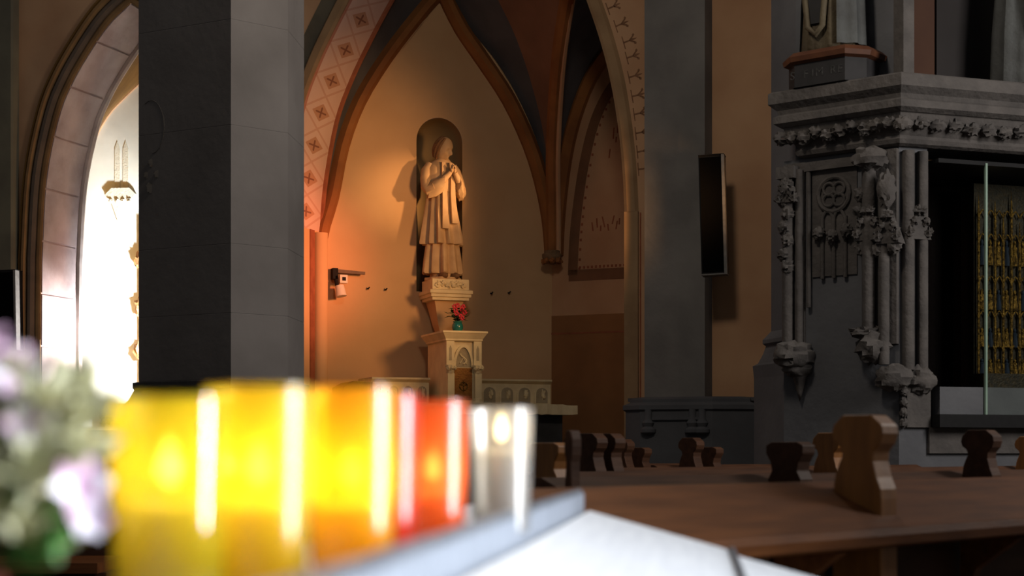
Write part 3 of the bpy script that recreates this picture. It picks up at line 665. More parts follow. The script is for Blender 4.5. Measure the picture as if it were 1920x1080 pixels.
for k, (fx_, fz) in enumerate([(-0.045, 0.25), (-0.03, 0.215), (0.03, 0.265), (0.015, 0.185), (-0.055, 0.29), (0.06, 0.225), (-0.02, 0.30), (0.045, 0.29), (0.035, 0.165)]):
    mb = MB(); c = Vector((fx_, -0.06, fz))
    for j in range(6):
        a = j*1.047 + k; mb.blob(c + Vector((0.018*math.cos(a), rg.uniform(-.008, .008), 0.018*math.sin(a))), (0.012, 0.009, 0.012), j + k, 0.2, 6, 4)
    mb.build('red_flower', M_redfl, vs_, smooth=True)
mb = MB()
for k in range(6): mb.tube([(0, 0, 0.08), (rg.uniform(-.03, .03), rg.uniform(-.03, 0), 0.16), (rg.uniform(-.06, .06), -0.03, 0.22)], 0.004, 5)
mb.build('stems', M_green, vs_)
# dark cloth-covered ledge left of the gradine
lx0 = ab.hit(640, 720, -0.55)[0]; lx1 = ab.hit(700, 730, -0.62)[0] - 0.03
tag(MB().extr([(lx0, 0.46), (lx0 + 0.02, az2 + 0.20), (lx0 + 0.12, az2 + 0.255), (lx1, az2 + 0.245), (lx1, az2 + 0.02), (-hx - 0.03, az2 - 0.0), (-hx - 0.03, 0.46)], -0.60, -0.05).build('wooden_ledge', M_woodd, loc=(*ab.o, 0), rot=ab.a), 'dark wooden ledge against wall beside the altar step', 'ledge')

# ================================================================== statue in the niche
SD = -0.16                         # distance of the figure's axis out of the wall
sx = BK.hit(829, 500, SD)[0]
zst = EYE + (HZ - 526)*18.1/F
SC = (EYE + (HZ - 257)*18.1/F - zst) / 1.585
pd = thing('statue_plinth', 'moulded stone plinth with carved leaf block carrying the priest statue', 'plinth', (*BK.w(sx + 0.02, SD)[:2], zst), BK.a)
hw = 0.215; dp0, dp1 = -0.26, 0.16
MB().box(-hw, hw, dp0, 0.14, -0.115, 0.0).build('carved_block', M_white, pd)
for k in range(6): MB().blob((-0.15 + 0.06*k, dp0 - 0.005, -0.06 + 0.015*math.sin(k*2)), (0.032, 0.018, 0.03), k, 0.5).build('carved_leaf', M_white, pd, smooth=True)
loft([(-hw, dp0), (hw, dp0), (hw, 0.14), (-hw, 0.14)], [(0.03, -0.24), (-0.0, -0.235), (-0.0, -0.205), (-0.02, -0.20), (-0.02, -0.17), (-0.035, -0.16), (-0.035, -0.125), (-0.0, -0.115)], True).build('cornice', M_white, pd)
loft([(-0.17, -0.2), (0.17, -0.2), (0.17, 0.14), (-0.17, 0.14)], [(0.10, -0.62), (0.06, -0.50), (0.02, -0.32), (0.0, -0.24)], True).build('bracket', M_chap, pd)

st = thing('priest_statue', 'tan statue of a robed priest with clasped hands standing in the niche', 'statue', (*BK.w(sx, SD)[:2], zst), BK.a + math.radians(8))
st.scale = (SC, SC, SC)
def ringloft(rings, n=96, folds=None):
    mb = MB(); vs = []
    for (z, cx, cy, rx, ry, amp) in rings:
        for i in range(n):
            t = 2*math.pi*i/n
            f = folds(t, z) if folds else 0
            k = 1 + amp*f
            vs.append((cx + rx*k*math.cos(t), cy + ry*k*math.sin(t), z))
    fs = [(k*n + i, k*n + (i+1) % n, (k+1)*n + (i+1) % n, (k+1)*n + i) for k in range(len(rings)-1) for i in range(n)]
    fs += [tuple(range(n))[::-1], tuple(range((len(rings)-1)*n, len(rings)*n))]
    return mb.add(vs, fs)
def sharp(a): q = math.sin(a); return 1 - 2*abs(math.sin(a/2))**0.7 if False else (q if q < 0 else q**0.6)
def fold1(t, z): return 1.2*sharp(11*t + 1.0*math.sin(3*z + t)) + 0.7*sharp(6*t + 2.0 + 0.5*z) + 0.3*math.sin(23*t + z*2)
def fold2(t, z): return 1.2*sharp(10*t + 0.7 + 0.8*math.sin(2*z)) + 0.7*sharp(6*t + 0.4) + 0.3*math.sin(19*t)
ringloft([(0.075, 0.0, 0.0, 0.195, 0.17, 0.12), (0.09, 0, 0, 0.205, 0.18, 0.13), (0.25, 0, 0, 0.190, 0.165, 0.115), (0.45, 0, 0, 0.172, 0.15, 0.07), (0.6, 0, 0, 0.15, 0.13, 0.02)], folds=fold2).build('cassock', M_terra, st, smooth=True)
ringloft([(0.395, 0.0, -0.005, 0.195, 0.170, 0.02), (0.40, 0.0, -0.005, 0.208, 0.19, 0.14), (0.42, 0.0, -0.005, 0.212, 0.193, 0.14), (0.60, -0.005, -0.005, 0.190, 0.172, 0.125), (0.78, -0.01, 0, 0.165, 0.152, 0.10), (0.95, -0.01, 0.0, 0.150, 0.138, 0.06), (1.08, 0, 0.01, 0.165, 0.13, 0.015), (1.2, 0, 0.015, 0.15, 0.12, 0.0)], folds=fold1).build('surplice', M_terra, st, smooth=True)
# shoulders and short cape
ringloft([(0.98, 0, 0.01, 0.185, 0.15, 0.02), (1.06, 0, 0.01, 0.195, 0.15, 0.02), (1.16, 0, 0.015, 0.20, 0.145, 0.012), (1.24, 0, 0.02, 0.19, 0.135, 0.008), (1.30, 0, 0.02, 0.15, 0.115, 0.0), (1.335, 0, 0.01, 0.10, 0.09, 0), (1.36, 0.005, 0.0, 0.068, 0.07, 0), (1.40, 0.008, -0.01, 0.06, 0.062, 0)], folds=fold1).build('cape', M_terra, st, smooth=True)
# stole hanging down the front
for s_, zz0 in ((-1, 0.56), (1, 0.62)):
    mb = MB(); pts = [(0.045*s_, -0.135, 1.30), (0.055*s_, -0.165, 1.12), (0.05*s_, -0.180, 0.95), (0.055*s_, -0.20, 0.75), (0.06*s_, -0.215, zz0)]
    vs = []
    for i, (x, y, z) in enumerate(pts):
        wd = 0.02 + 0.004*i; vs += [(x - wd, y, z), (x + wd, y, z), (x + wd, y + 0.03, z), (x - wd, y + 0.03, z)]
    mb.add(vs, [(4*i + a, 4*i + (a+1) % 4, 4*i + 4 + (a+1) % 4, 4*i + 4 + a) for i in range(4) for a in range(4)] + [(16, 17, 18, 19)])
    mb.build('stole', M_terra, st, smooth=False)
# sleeves: upper arm, forearm with a wide turned-back cuff
for s_ in (-1, 1):
    mb = MB()
    mb.tube([(0.13*s_, 0.02, 1.285), (0.175*s_, 0.02, 1.22), (0.20*s_, 0.0, 1.12), (0.205*s_, -0.03, 1.03), (0.19*s_, -0.07, 0.985), (0.15*s_ + 0.01, -0.13, 1.02)], [0.055, 0.062, 0.062, 0.064, 0.066, 0.06], 16)
    mb.build('sleeve', M_terra, st, smooth=True)
    mb = MB(); vs = []
    axis = [(0.20*s_, -0.06, 1.00, 0.055, 0.085), (0.15*s_ + 0.01, -0.13, 1.035, 0.055, 0.095), (0.10*s_ + 0.02, -0.175, 1.07, 0.05, 0.085), (0.085*s_ + 0.024, -0.187, 1.085, 0.046, 0.07)]
    for (x, y, z, a, b) in axis:
        for k in range(20):
            t = 2*math.pi*k/20; f = 1 + 0.10*math.sin(5*t + x*30)
            hang = -0.05 if math.sin(t) < 0 else 0.0
            vs.append((x + 0.35*a*f*math.cos(t)*s_, y - a*f*math.cos(t), z + b*f*math.sin(t)*(1.25 if math.sin(t) < 0 else 0.7)))
    mb.add(vs, [(r*20 + k, r*20 + (k+1) % 20, r*20 + 20 + (k+1) % 20, r*20 + 20 + k) for r in range(3) for k in range(20)] + [tuple(range(60, 80)), tuple(range(20))[::-1]])
    mb.build('sleeve_cuff', M_terra, st, smooth=True)
    mb = MB(); mb.tube([(0.10*s_ + 0.022, -0.18, 1.09), (0.045*s_ + 0.03, -0.20, 1.155), (0.028*s_ + 0.032, -0.205, 1.18)], [0.04, 0.030, 0.026], 10)
    # palm and five fingers
    mb.blob((0.018*s_ + 0.035, -0.21, 1.205), (0.02, 0.022, 0.035), 1, 0.05, 10, 8)
    for k in range(4):
        b = Vector((0.016*s_ + 0.035, -0.192 - 0.013*k, 1.228 - 0.004*k))
        mb.tube([b, b + Vector((-0.004*s_, -0.008, 0.026)), b + Vector((-0.014*s_, -0.012, 0.042 - 0.004*k)), b + Vector((-0.026*s_, -0.010, 0.046 - 0.006*k))], [0.0085, 0.008, 0.0075, 0.006], 7)
    b = Vector((0.02*s_ + 0.035, -0.188, 1.195)); mb.tube([b, b + Vector((-0.008*s_, 0.014, 0.018)), b + Vector((-0.018*s_, 0.012, 0.036))], [0.010, 0.009, 0.007], 7)
    mb.build('hand', M_terra, st, smooth=True)
# head
def head(name, m, parent, loc, rx, rz, s=1.0):
    n, mm = 64, 48; vs = []
    feats = [((0, -1, -0.05), 0.11, 0.30), ((0, -1, 0.10), 0.09, 0.10), ((0.36, -0.93, 0.12), 0.15, -0.20), ((-0.36, -0.93, 0.12), 0.15, -0.20), ((0.34, -0.95, 0.12), 0.07, 0.035), ((-0.34, -0.95, 0.12), 0.07, 0.035), ((0.33, -0.9, 0.32), 0.15, 0.07), ((-0.33, -0.9, 0.32), 0.15, 0.07),
             ((0, -1, -0.44), 0.13, 0.07), ((0, -1, -0.40), 0.05, -0.06), ((0, -0.95, -0.62), 0.22, 0.10), ((0.5, -0.85, -0.15), 0.18, 0.04), ((-0.5, -0.85, -0.15), 0.18, 0.04), ((0.45, -0.8, -0.5), 0.18, -0.05), ((-0.45, -0.8, -0.5), 0.18, -0.05), ((1, 0.02, 0.0), 0.12, 0.10), ((-1, 0.02, 0.0), 0.12, 0.10)]
    fe = [(Vector(d).normalized(), sg, a) for d, sg, a in feats]
    for j in range(mm+1):
        ph = math.pi*j/mm
        for i in range(n):
            t = 2*math.pi*i/n; d = Vector((math.sin(ph)*math.cos(t), math.sin(ph)*math.sin(t), math.cos(ph)))
            k = 1 + sum(a*math.exp(-((d-f).length**2)/(2*sg*sg)) for f, sg, a in fe)
            jaw = 1 - 0.22*max(0, -d.z)*(1 if d.y < 0.3 else 1.1)
            vs.append((d.x*0.078*k*jaw*s, d.y*0.098*k*s, d.z*0.122*k*s))
    mb = MB(); mb.add(vs, [(j*n + i, (j+1)*n + i, (j+1)*n + (i+1) % n, j*n + (i+1) % n) for j in range(mm) for i in range(n)])
    o = mb.build(name, m, parent, loc, smooth=True); o.rotation_euler = (rx, 0, rz); return o
hd = head('head', M_terra, st, (-0.012, -0.055, 1.462), math.radians(30), math.radians(31), 1.08)
MB().tube([(0.004, 0.005, 1.33), (0.010, -0.02, 1.40), (0.013, -0.03, 1.44)], [0.062, 0.055, 0.05], 12).build('neck', M_terra, st, smooth=True)
mb = MB(); vs = []; n_, m_ = 36, 16
for j in range(m_+1):
    for i in range(n_+1):
        t = math.radians(-14) + math.radians(208)*i/n_; ph = math.radians(34) + math.radians(112)*j/m_
        d = Vector((math.sin(ph)*math.cos(t), math.sin(ph)*math.sin(t), math.cos(ph))); k = 1.13 + 0.05*math.sin(18*t) + 0.06*j/m_
        vs.append((d.x*0.084*k, d.y*0.105*k, d.z*0.130*k))
nn = n_+1; mb.add(vs, [(j*nn + i, j*nn + i + 1, (j+1)*nn + i + 1, (j+1)*nn + i) for j in range(m_) for i in range(n_)])
mb.build('hair', M_hair, hd, smooth=True)
for s_ in (-1, 1):
    mb = MB(); mb.blob((0.07*s_ + 0.01, -0.15, 0.045), (0.045, 0.10, 0.04), 2, 0.08, 12, 8); mb.build('shoe', M_hair, st, smooth=True)
ringloft([(0.0, 0, -0.02, 0.205, 0.20, 0.02), (0.03, 0, -0.02, 0.20, 0.195, 0.03), (0.04, 0, 0, 0.14, 0.14, 0), (0.10, 0, 0, 0.13, 0.13, 0)], folds=fold1).build('statue_base', M_terra, st, smooth=True)

# ================================================================== monument on the right
KX, KD = (1690-960)/F*11.4, 11.4
dl = Vector((-0.776, 0.631)); dr = Vector((0.944, 0.328)); Kc = Vector((KX, KD))
out = [Kc + dl*1.084 + Vector((0.45, 0.62)), Kc + dl*1.084, Kc, Kc + dr*2.3]      # cornice outline, travelling left to right: inward is to the left
mz = lambda y: EYE + (HZ - y)*KD/F
mon = thing('stone_monument', 'grey gothic stone monument with deep carved cornice built around a pier', 'monument', (KX, KD, 0))
rel = [p - Kc for p in out]
INS = 0.23
loft(rel, [(0.60, mz(133)), (0.02, mz(133)), (0.0, mz(137)), (0.0, mz(158)), (0.05, mz(170)), (0.06, mz(178)), (0.03, mz(183)), (0.03, mz(196)), (0.07, mz(203)), (0.60, mz(203))]).build('cornice', M_warmstone, mon)
loft(rel, [(0.60, mz(203)), (0.085, mz(203)), (0.10, mz(215)), (0.15, mz(235)), (0.17, mz(243)), (0.60, mz(243))]).build('frieze', M_warmstone, mon)
loft(rel, [(0.60, mz(243)), (0.165, mz(243)), (0.15, mz(250)), (0.165, mz(258)), (0.20, mz(262)), (0.60, mz(262))]).build('frieze_roll', M_warmstone, mon)
rg = random.Random(9)
for a, b, cnt in ((rel[1], rel[2], 11), (rel[2], rel[3], 16)):
    d = (b - a).normalized(); nn_ = Vector((-d.y, d.x))
    for k in range(cnt):
        q = a.lerp(b, (k + 0.6)/cnt) + nn_*0.11
        MB().blob((q.x, q.y, mz(222) + rg.uniform(-.02, .02)), (0.06, 0.045, 0.045), k, 0.35, 16, 10, 3.4).build('carved_leaf', M_warmstone, mon, smooth=True)
# body: offset plan
bod = [Vector((rel[0].x + 0.3, rel[0].y)), None, None, None]
nl = Vector((-(-dl).y, (-dl).x)); nr = Vector((-dr.y, dr.x))
def off2(p, n1, n2, d): m = (n1 + n2).normalized(); return p + m*(d/max(0.3, m.dot(n1)))
C0 = off2(rel[2], nl, nr, INS)              # body corner
A0 = C0 + dl*1.02; 
# left face frame: x runs from the corner to the left
def LFp(s, d=0.0): q = C0 + dl*s - nl*d; return (q.x, q.y)
def RFp(s, d=0.0): q = C0 + dr*s - nr*d; return (q.x, q.y)
back = Vector((0.5, 1.2))
core = [LFp(0.95), LFp(0.0), RFp(0.24), RFp(0.24, -0.75), (C0.x + 0.9, C0.y + 1.3), (LFp(0.95)[0] + 0.5, LFp(0.95)[1] + 0.6)]
MB().prism(core, 0.0, mz(262)).build('body', M_grey2, mon)
# upper pier above the cornice and the plain column left of it
upp = [LFp(0.86, -0.25), LFp(0.02, -0.12), RFp(0.10, -0.05), RFp(0.12, -0.35), (C0.x + 1.0, C0.y + 1.0), (C0.x - 0.1, C0.y + 1.3)]
MB().prism(upp, mz(133) - 0.02, 8.0).build('upper_pier', M_grey2, mon)
MB().box(-0.0, 0.09, -0.05, 0.08, mz(133), 8.0, Matrix.Translation((C0.x - 0.0, C0.y - 0.02, 0)) @ Matrix.Rotation(math.radians(19), 4, 'Z')).build('corner_shaft', M_warmstone, mon)
def vbar(fn, s0, s1, d0, d1, y0, y1, nm, m=M_warmstone):
    z0, z1 = mz(y0), mz(y1)
    return MB().prism([fn(s0, d0), fn(s0, d1), fn(s1, d1), fn(s1, d0)], min(z0, z1), max(z0, z1)).build(nm, m, mon)
def vtube(fn, s, d, r, y0, y1, nm, m=M_warmstone):
    x, y = fn(s, d); return MB().tube([(x, y, mz(y0)), (x, y, mz(y1))], r, 10).build(nm, m, mon, smooth=True)
def lump(fn, s, d, y, r, nm, sd, amp=0.4, m=M_warmstone):
    x, y2 = fn(s, d); return MB().blob((x, y2, mz(y)), r, sd, amp*0.55, 18, 12, 3.2).build(nm, m, mon, smooth=True)
# left shaft bundle
vbar(LFp, 0.76, 0.93, 0.0, 0.03, 640, 270, 'shaft_backing')
vtube(LFp, 0.88, 0.06, 0.045, 640, 300, 'shaft'); vtube(LFp, 0.79, 0.05, 0.03, 640, 285, 'shaft'); vtube(LFp, 0.72, 0.03, 0.018, 560, 275, 'thin_shaft', M_warmstone)
vbar(LFp, 0.80, 0.95, 0.03, 0.12, 302, 278, 'capital', M_warmstone); lump(LFp, 0.875, 0.09, 322, (0.06, 0.06, 0.085), 'capital_leaf', 2, 0.4, M_warmstone)
for k, y in enumerate((345, 372, 398, 425, 452, 478)): lump(LFp, 0.90 - 0.03*(k % 2), 0.08, y, (0.05, 0.05, 0.05), 'crocket', k, 0.5)
# corbel and drop under the left bundle
lump(LFp, 0.82, 0.08, 655, (0.16, 0.13, 0.10), 'corbel', 5, 0.35); lump(LFp, 0.80, 0.05, 683, (0.11, 0.09, 0.06), 'corbel', 8, 0.3)
x, y2 = LFp(0.79, 0.04); MB().lathe([(0.0, -0.22), (0.02, -0.15), (0.05, -0.04), (0.07, 0.0)], 10, (x, y2, mz(690)), False).build('corbel_drop', M_warmstone, mon, smooth=True)
# blind tracery panel between the bundles
vbar(LFp, 0.33, 0.70, -0.002, 0.012, 500, 290, 'tracery_panel', M_warmstone)
for s_ in (0.42, 0.515, 0.61): vtube(LFp, s_, 0.02, 0.016, 505, 385, 'mullion', M_warmstone)
def ringrel(fn, s, yc, R, r, nm):
    pts = []
    for k in range(17):
        t = 2*math.pi*k/16; x, y2 = fn(s + R*math.cos(t), 0.02); pts.append((x, y2, mz(yc) + R*math.sin(t)))
    MB().tube(pts, r, 7).build(nm, M_warmstone, mon, smooth=True)
ringrel(LFp, 0.515, 340, 0.13, 0.018, 'tracery_ring')
for k in range(4): ringrel(LFp, 0.515 + 0.06*math.cos(k*1.571 + 0.8), 340 - 60*0.26*math.sin(k*1.571 + 0.8), 0.045, 0.012, 'tracery_foil')
for s0 in (0.47, 0.565):
    pts = []
    for k in range(9):
        t = -1 + k/4; x, y2 = LFp(s0 + 0.047*t, 0.02); pts.append((x, y2, mz(388) + 0.07*(1 - abs(t)**1.6)))
    MB().tube(pts, 0.013, 7).build('tracery_arch', M_warmstone, mon, smooth=True)
vbar(LFp, 0.30, 0.75, 0.0, 0.05, 290, 272, 'panel_head', M_warmstone)
for k, s_ in enumerate((0.40, 0.52, 0.63)): lump(LFp, s_, 0.04, 415 + 8*(k % 2), (0.045, 0.045, 0.05), 'tracery_leaf', k + 2, 0.5)
# corner shaft bundle
vbar(LFp, 0.0, 0.26, 0.0, 0.04, 640, 266, 'corner_backing')
vtube(LFp, 0.20, 0.08, 0.05, 630, 300, 'shaft'); vtube(LFp, 0.08, 0.08, 0.04, 680, 330, 'shaft'); vtube(RFp, 0.06, 0.03, 0.045, 690, 270, 'shaft')
vtube(RFp, 0.18, 0.03, 0.04, 690, 270, 'shaft')
lump(LFp, 0.18, 0.09, 283, (0.13, 0.11, 0.085), 'capital', 12, 0.35, M_warmstone); lump(LFp, 0.05, 0.10, 345, (0.07, 0.06, 0.13), 'pinnacle_leaf', 14, 0.4, M_warmstone)
# gabled canopies on the corner
def gable(fn, s, yb, yt, hw_, nm, d=0.12):
    pts = [fn(s - hw_, d), fn(s, d), fn(s + hw_, d)]
    z0, z1 = mz(yb), mz(yt)
    a, c, b = [Vector((*p, 0)) for p in pts]
    bk = [Vector((*fn(s - hw_, 0.02), 0)), Vector((*fn(s + hw_, 0.02), 0)), Vector((*fn(s, 0.02), 0))]
    Z = Vector((0, 0, 1))
    MB().add([a + Z*z0, b + Z*z0, c + Z*z1, bk[0] + Z*z0, bk[1] + Z*z0, bk[2] + Z*z1], [(0, 1, 2), (3, 5, 4), (0, 2, 5, 3), (1, 4, 5, 2), (0, 3, 4, 1)]).build(nm, M_warmstone, mon)
    for k in range(3):
        for sg in (-1, 1):
            f = (k + 0.7)/3.4; x, y2 = fn(s + sg*hw_*(1-f), d); MB().blob((x, y2, z0 + (z1-z0)*f), 0.03, k, 0.5).build('crocket', M_warmstone, mon, smooth=True)
gable(LFp, 0.19, 440, 370, 0.11, 'gable'); gable(LFp, 0.03, 450, 385, 0.09, 'gable', 0.13); gable(RFp, 0.13, 440, 372, 0.10, 'gable', 0.07)
gable(LFp, 0.86, 350, 305, 0.08, 'gable')
for k, (s_, y) in enumerate(((0.26, 350), (0.27, 378), (0.26, 420), (0.25, 455), (0.12, 460), (0.0, 455), (0.02, 425))): lump(LFp, s_, 0.08, y, (0.05, 0.045, 0.055), 'crocket', k + 20, 0.5)
# corbels under the corner bundle
lump(LFp, 0.17, 0.08, 645, (0.12, 0.11, 0.12), 'corbel', 31, 0.4); lump(LFp, 0.20, 0.07, 618, (0.13, 0.09, 0.05), 'corbel_leaf', 33, 0.5)
lump(LFp, 0.02, 0.04, 705, (0.13, 0.10, 0.10), 'corbel', 35, 0.35); lump(RFp, 0.16, 0.03, 710, (0.11, 0.08, 0.10), 'corbel', 36, 0.35)
vbar(RFp, 0.05, 0.25, -0.05, 0.03, 800, 722, 'pedestal', M_warmstone)
for k in range(6): lump(RFp, 0.02, 0.03, 692 + 20*k, (0.03, 0.03, 0.035), 'broken_edge', 40 + k, 0.5)
# foot of the grey column at the left of the monument
colx = [((1446-960)/F*12.9, 12.9), ((1492-960)/F*12.45, 12.45), ((1560-960)/F*12.4, 12.4), ((1620-960)/F*13.2, 13.2), ((1500-960)/F*13.8, 13.8)]
colm = [(sum(p[0] for p in colx)/5), (sum(p[1] for p in colx)/5)]
cl = [(x - KX, y - KD) for x, y in colx]
z1 = EYE + (HZ - 632)*12.7/F; z2 = EYE + (HZ - 684)*12.7/F
MB().prism(cl, z1 - 0.05, 8.2).build('column', M_grey2, mon)
loft(cl, [(-0.17, 0.0), (-0.17, 0.22), (-0.13, 0.26), (-0.13, z2 - 0.10), (-0.14, z2), (-0.10, z2 + 0.02), (-0.06, z2 + 0.10), (-0.04, z1 - 0.06), (-0.065, z1 - 0.04), (-0.065, z1 - 0.01), (0.0, z1 + 0.06)], True).build('column_base', M_grey2, mon)
# recess back for the case on the right and wall above
MB().prism([RFp(0.24, -0.75), RFp(2.2, -0.75), RFp(2.2, -0.95), RFp(0.24, -0.95)], 0.0, mz(262)).build('recess_back', M_felt, mon)
vbar(RFp, 0.24, 2.2, -0.75, 0.03, 850, 800, 'recess_sill', M_warmstone)
vbar(RFp, 0.24, 2.2, -0.75, 0.0, 1200, 850, 'recess_foot', M_grey2)
# painted upper recess right of the corner shaft
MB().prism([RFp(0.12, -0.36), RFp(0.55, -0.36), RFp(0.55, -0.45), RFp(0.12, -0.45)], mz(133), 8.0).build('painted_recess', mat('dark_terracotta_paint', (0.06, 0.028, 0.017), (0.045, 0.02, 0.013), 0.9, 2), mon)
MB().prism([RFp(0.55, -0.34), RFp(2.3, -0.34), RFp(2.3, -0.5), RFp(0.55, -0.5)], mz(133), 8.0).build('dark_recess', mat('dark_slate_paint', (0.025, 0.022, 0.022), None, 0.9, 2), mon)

# ------------------------------------------------------------------ glazed case with gilt reliquary
gx0, gx1 = 0.27, 2.0
cs = thing('glass_case', 'tall glass display case set in the monument with black lining', 'display case', (KX, KD, 0))
def cbox(s0, s1, d0, d1, y0, y1, nm, m, par): 
    z0, z1 = sorted((mz(y0), mz(y1))); return MB().prism([RFp(s0, d0), RFp(s0, d1), RFp(s1, d1), RFp(s1, d0)], z0, z1).build(nm, m, par)
M_pane = bpy.data.materials.new('clear_glass_pane'); M_pane.use_nodes = True
nt = M_pane.node_tree; nt.nodes.clear(); o_ = nt.nodes.new('ShaderNodeOutputMaterial'); mx = nt.nodes.new('ShaderNodeMixShader'); tr = nt.nodes.new('ShaderNodeBsdfTransparent'); gl = nt.nodes.new('ShaderNodeBsdfGlossy'); lw_ = nt.nodes.new('ShaderNodeLayerWeight')
tr.inputs[0].default_value = (0.96, 0.98, 0.96, 1); gl.inputs['Roughness'].default_value = 0.03; lw_.inputs[0].default_value = 0.08
nt.links.new(lw_.outputs['Fresnel'], mx.inputs[0]); nt.links.new(tr.outputs[0], mx.inputs[1]); nt.links.new(gl.outputs[0], mx.inputs[2]); nt.links.new(mx.outputs[0], o_.inputs[0])
M_gedge = mat('green_glass_edge', (0.20, 0.28, 0.23), (0.16, 0.24, 0.19), 0.25, 5, spec=0.6)
def RFpx(px, d):          # where a pixel column meets the plane at distance d in front of the right face
    fr = Fr(*(Kc + Vector(RFp(0.0, d))), math.degrees(math.atan2(dr.y, dr.x))); return fr.hit(px, 500)[0]
sg = RFpx(1849, 0.10)
cbox(gx0, gx1, -0.72, -0.70, 775, 290, 'back_lining', M_felt, cs); cbox(gx0, gx0 + 0.02, -0.70, -0.05, 775, 290, 'side_lining', M_felt, cs)
cbox(gx0, sg - 0.02, -0.70, -0.68, 720, 300, 'maroon_lining', M_red_felt, cs)
cbox(gx0, gx1, -0.70, 0.10, 292, 284, 'case_top', M_black, cs)
cbox(gx0 - 0.01, gx1, -0.70, 0.13, 800, 775, 'case_foot', M_black, cs)
cbox(gx0 + 0.02, gx1, -0.65, 0.085, 775, 722, 'case_plinth', M_grey2, cs)
cbox(sg, gx1, 0.094, 0.104, 775, 292, 'glass_front', M_pane, cs); cbox(sg - 0.004, sg + 0.004, -0.30, 0.094, 775, 292, 'glass_side', M_pane, cs)
cbox(sg - 0.009, sg + 0.008, 0.088, 0.108, 778, 288, 'glass_edge', M_gedge, cs)
rq = thing('gilt_reliquary', 'golden gothic reliquary with pinnacles and tiny figures inside the glass case', 'reliquary', (KX, KD, 0))
s0 = RFpx(1832, -0.30); zR0 = 722; yb_ = 718
cbox(s0, gx1 - 0.05, -0.50, -0.34, yb_, 305, 'back_panel', M_gilt_dark, rq)
cbox(s0 - 0.01, gx1 - 0.05, -0.50, -0.20, yb_ + 2, 690, 'foot', M_gilt_dark, rq)
NP = int((gx1 - 0.1 - s0)/0.075)
for k in range(NP):
    s_ = s0 + 0.02 + 0.075*k
    x, y2 = RFp(s_, -0.31)
    yt = (330, 372, 340, 362, 322, 380, 345, 366, 335)[k % 9]; MB().tube([(x, y2, mz(690)), (x, y2, mz(yt + 40)), (x, y2, mz(yt))], [0.011, 0.011, 0.002], 7).build('pinnacle', M_gold, rq, smooth=True)
    for j, y in enumerate((372, 420, 505, 575, 640)):
        if k < NP - 1:
            pts = []
            for q_ in range(7):
                t = -1 + q_/3; xx, yy = RFp(s_ + 0.0375 + 0.033*t, -0.31); pts.append((xx, yy, mz(y) + 0.05*(1-abs(t)**1.5)))
            MB().tube(pts, 0.006, 6).build('arcade_arch', M_gold, rq, smooth=True)
M_blueen = mat('blue_enamel', (0.012, 0.018, 0.03), None, 0.3, 10)
for k in range(NP - 1):
    s_ = s0 + 0.058 + 0.075*k
    for j, (y, h) in enumerate(((470, 0.20), (560, 0.16), (635, 0.15), (690, 0.12))):
        x, y2 = RFp(s_, -0.32)
        mb = MB(); mb.lathe([(0.022, 0), (0.024, h*0.2), (0.016, h*0.55), (0.020, h*0.7), (0.008, h*0.78), (0.013, h*0.86), (0.010, h*0.95), (0.002, h)], 8, (x, y2, mz(y))); mb.build('figurine', M_gold if (k + j) % 3 else M_blueen, rq, smooth=True)
light('case_fill_light', 'POINT', (*(Kc + Vector(RFp(0.85, -0.02))), mz(330)), None, 0.05, (1.0, 0.72, 0.35), shadow_soft_size=0.03)  # added point light to pick out the gilding

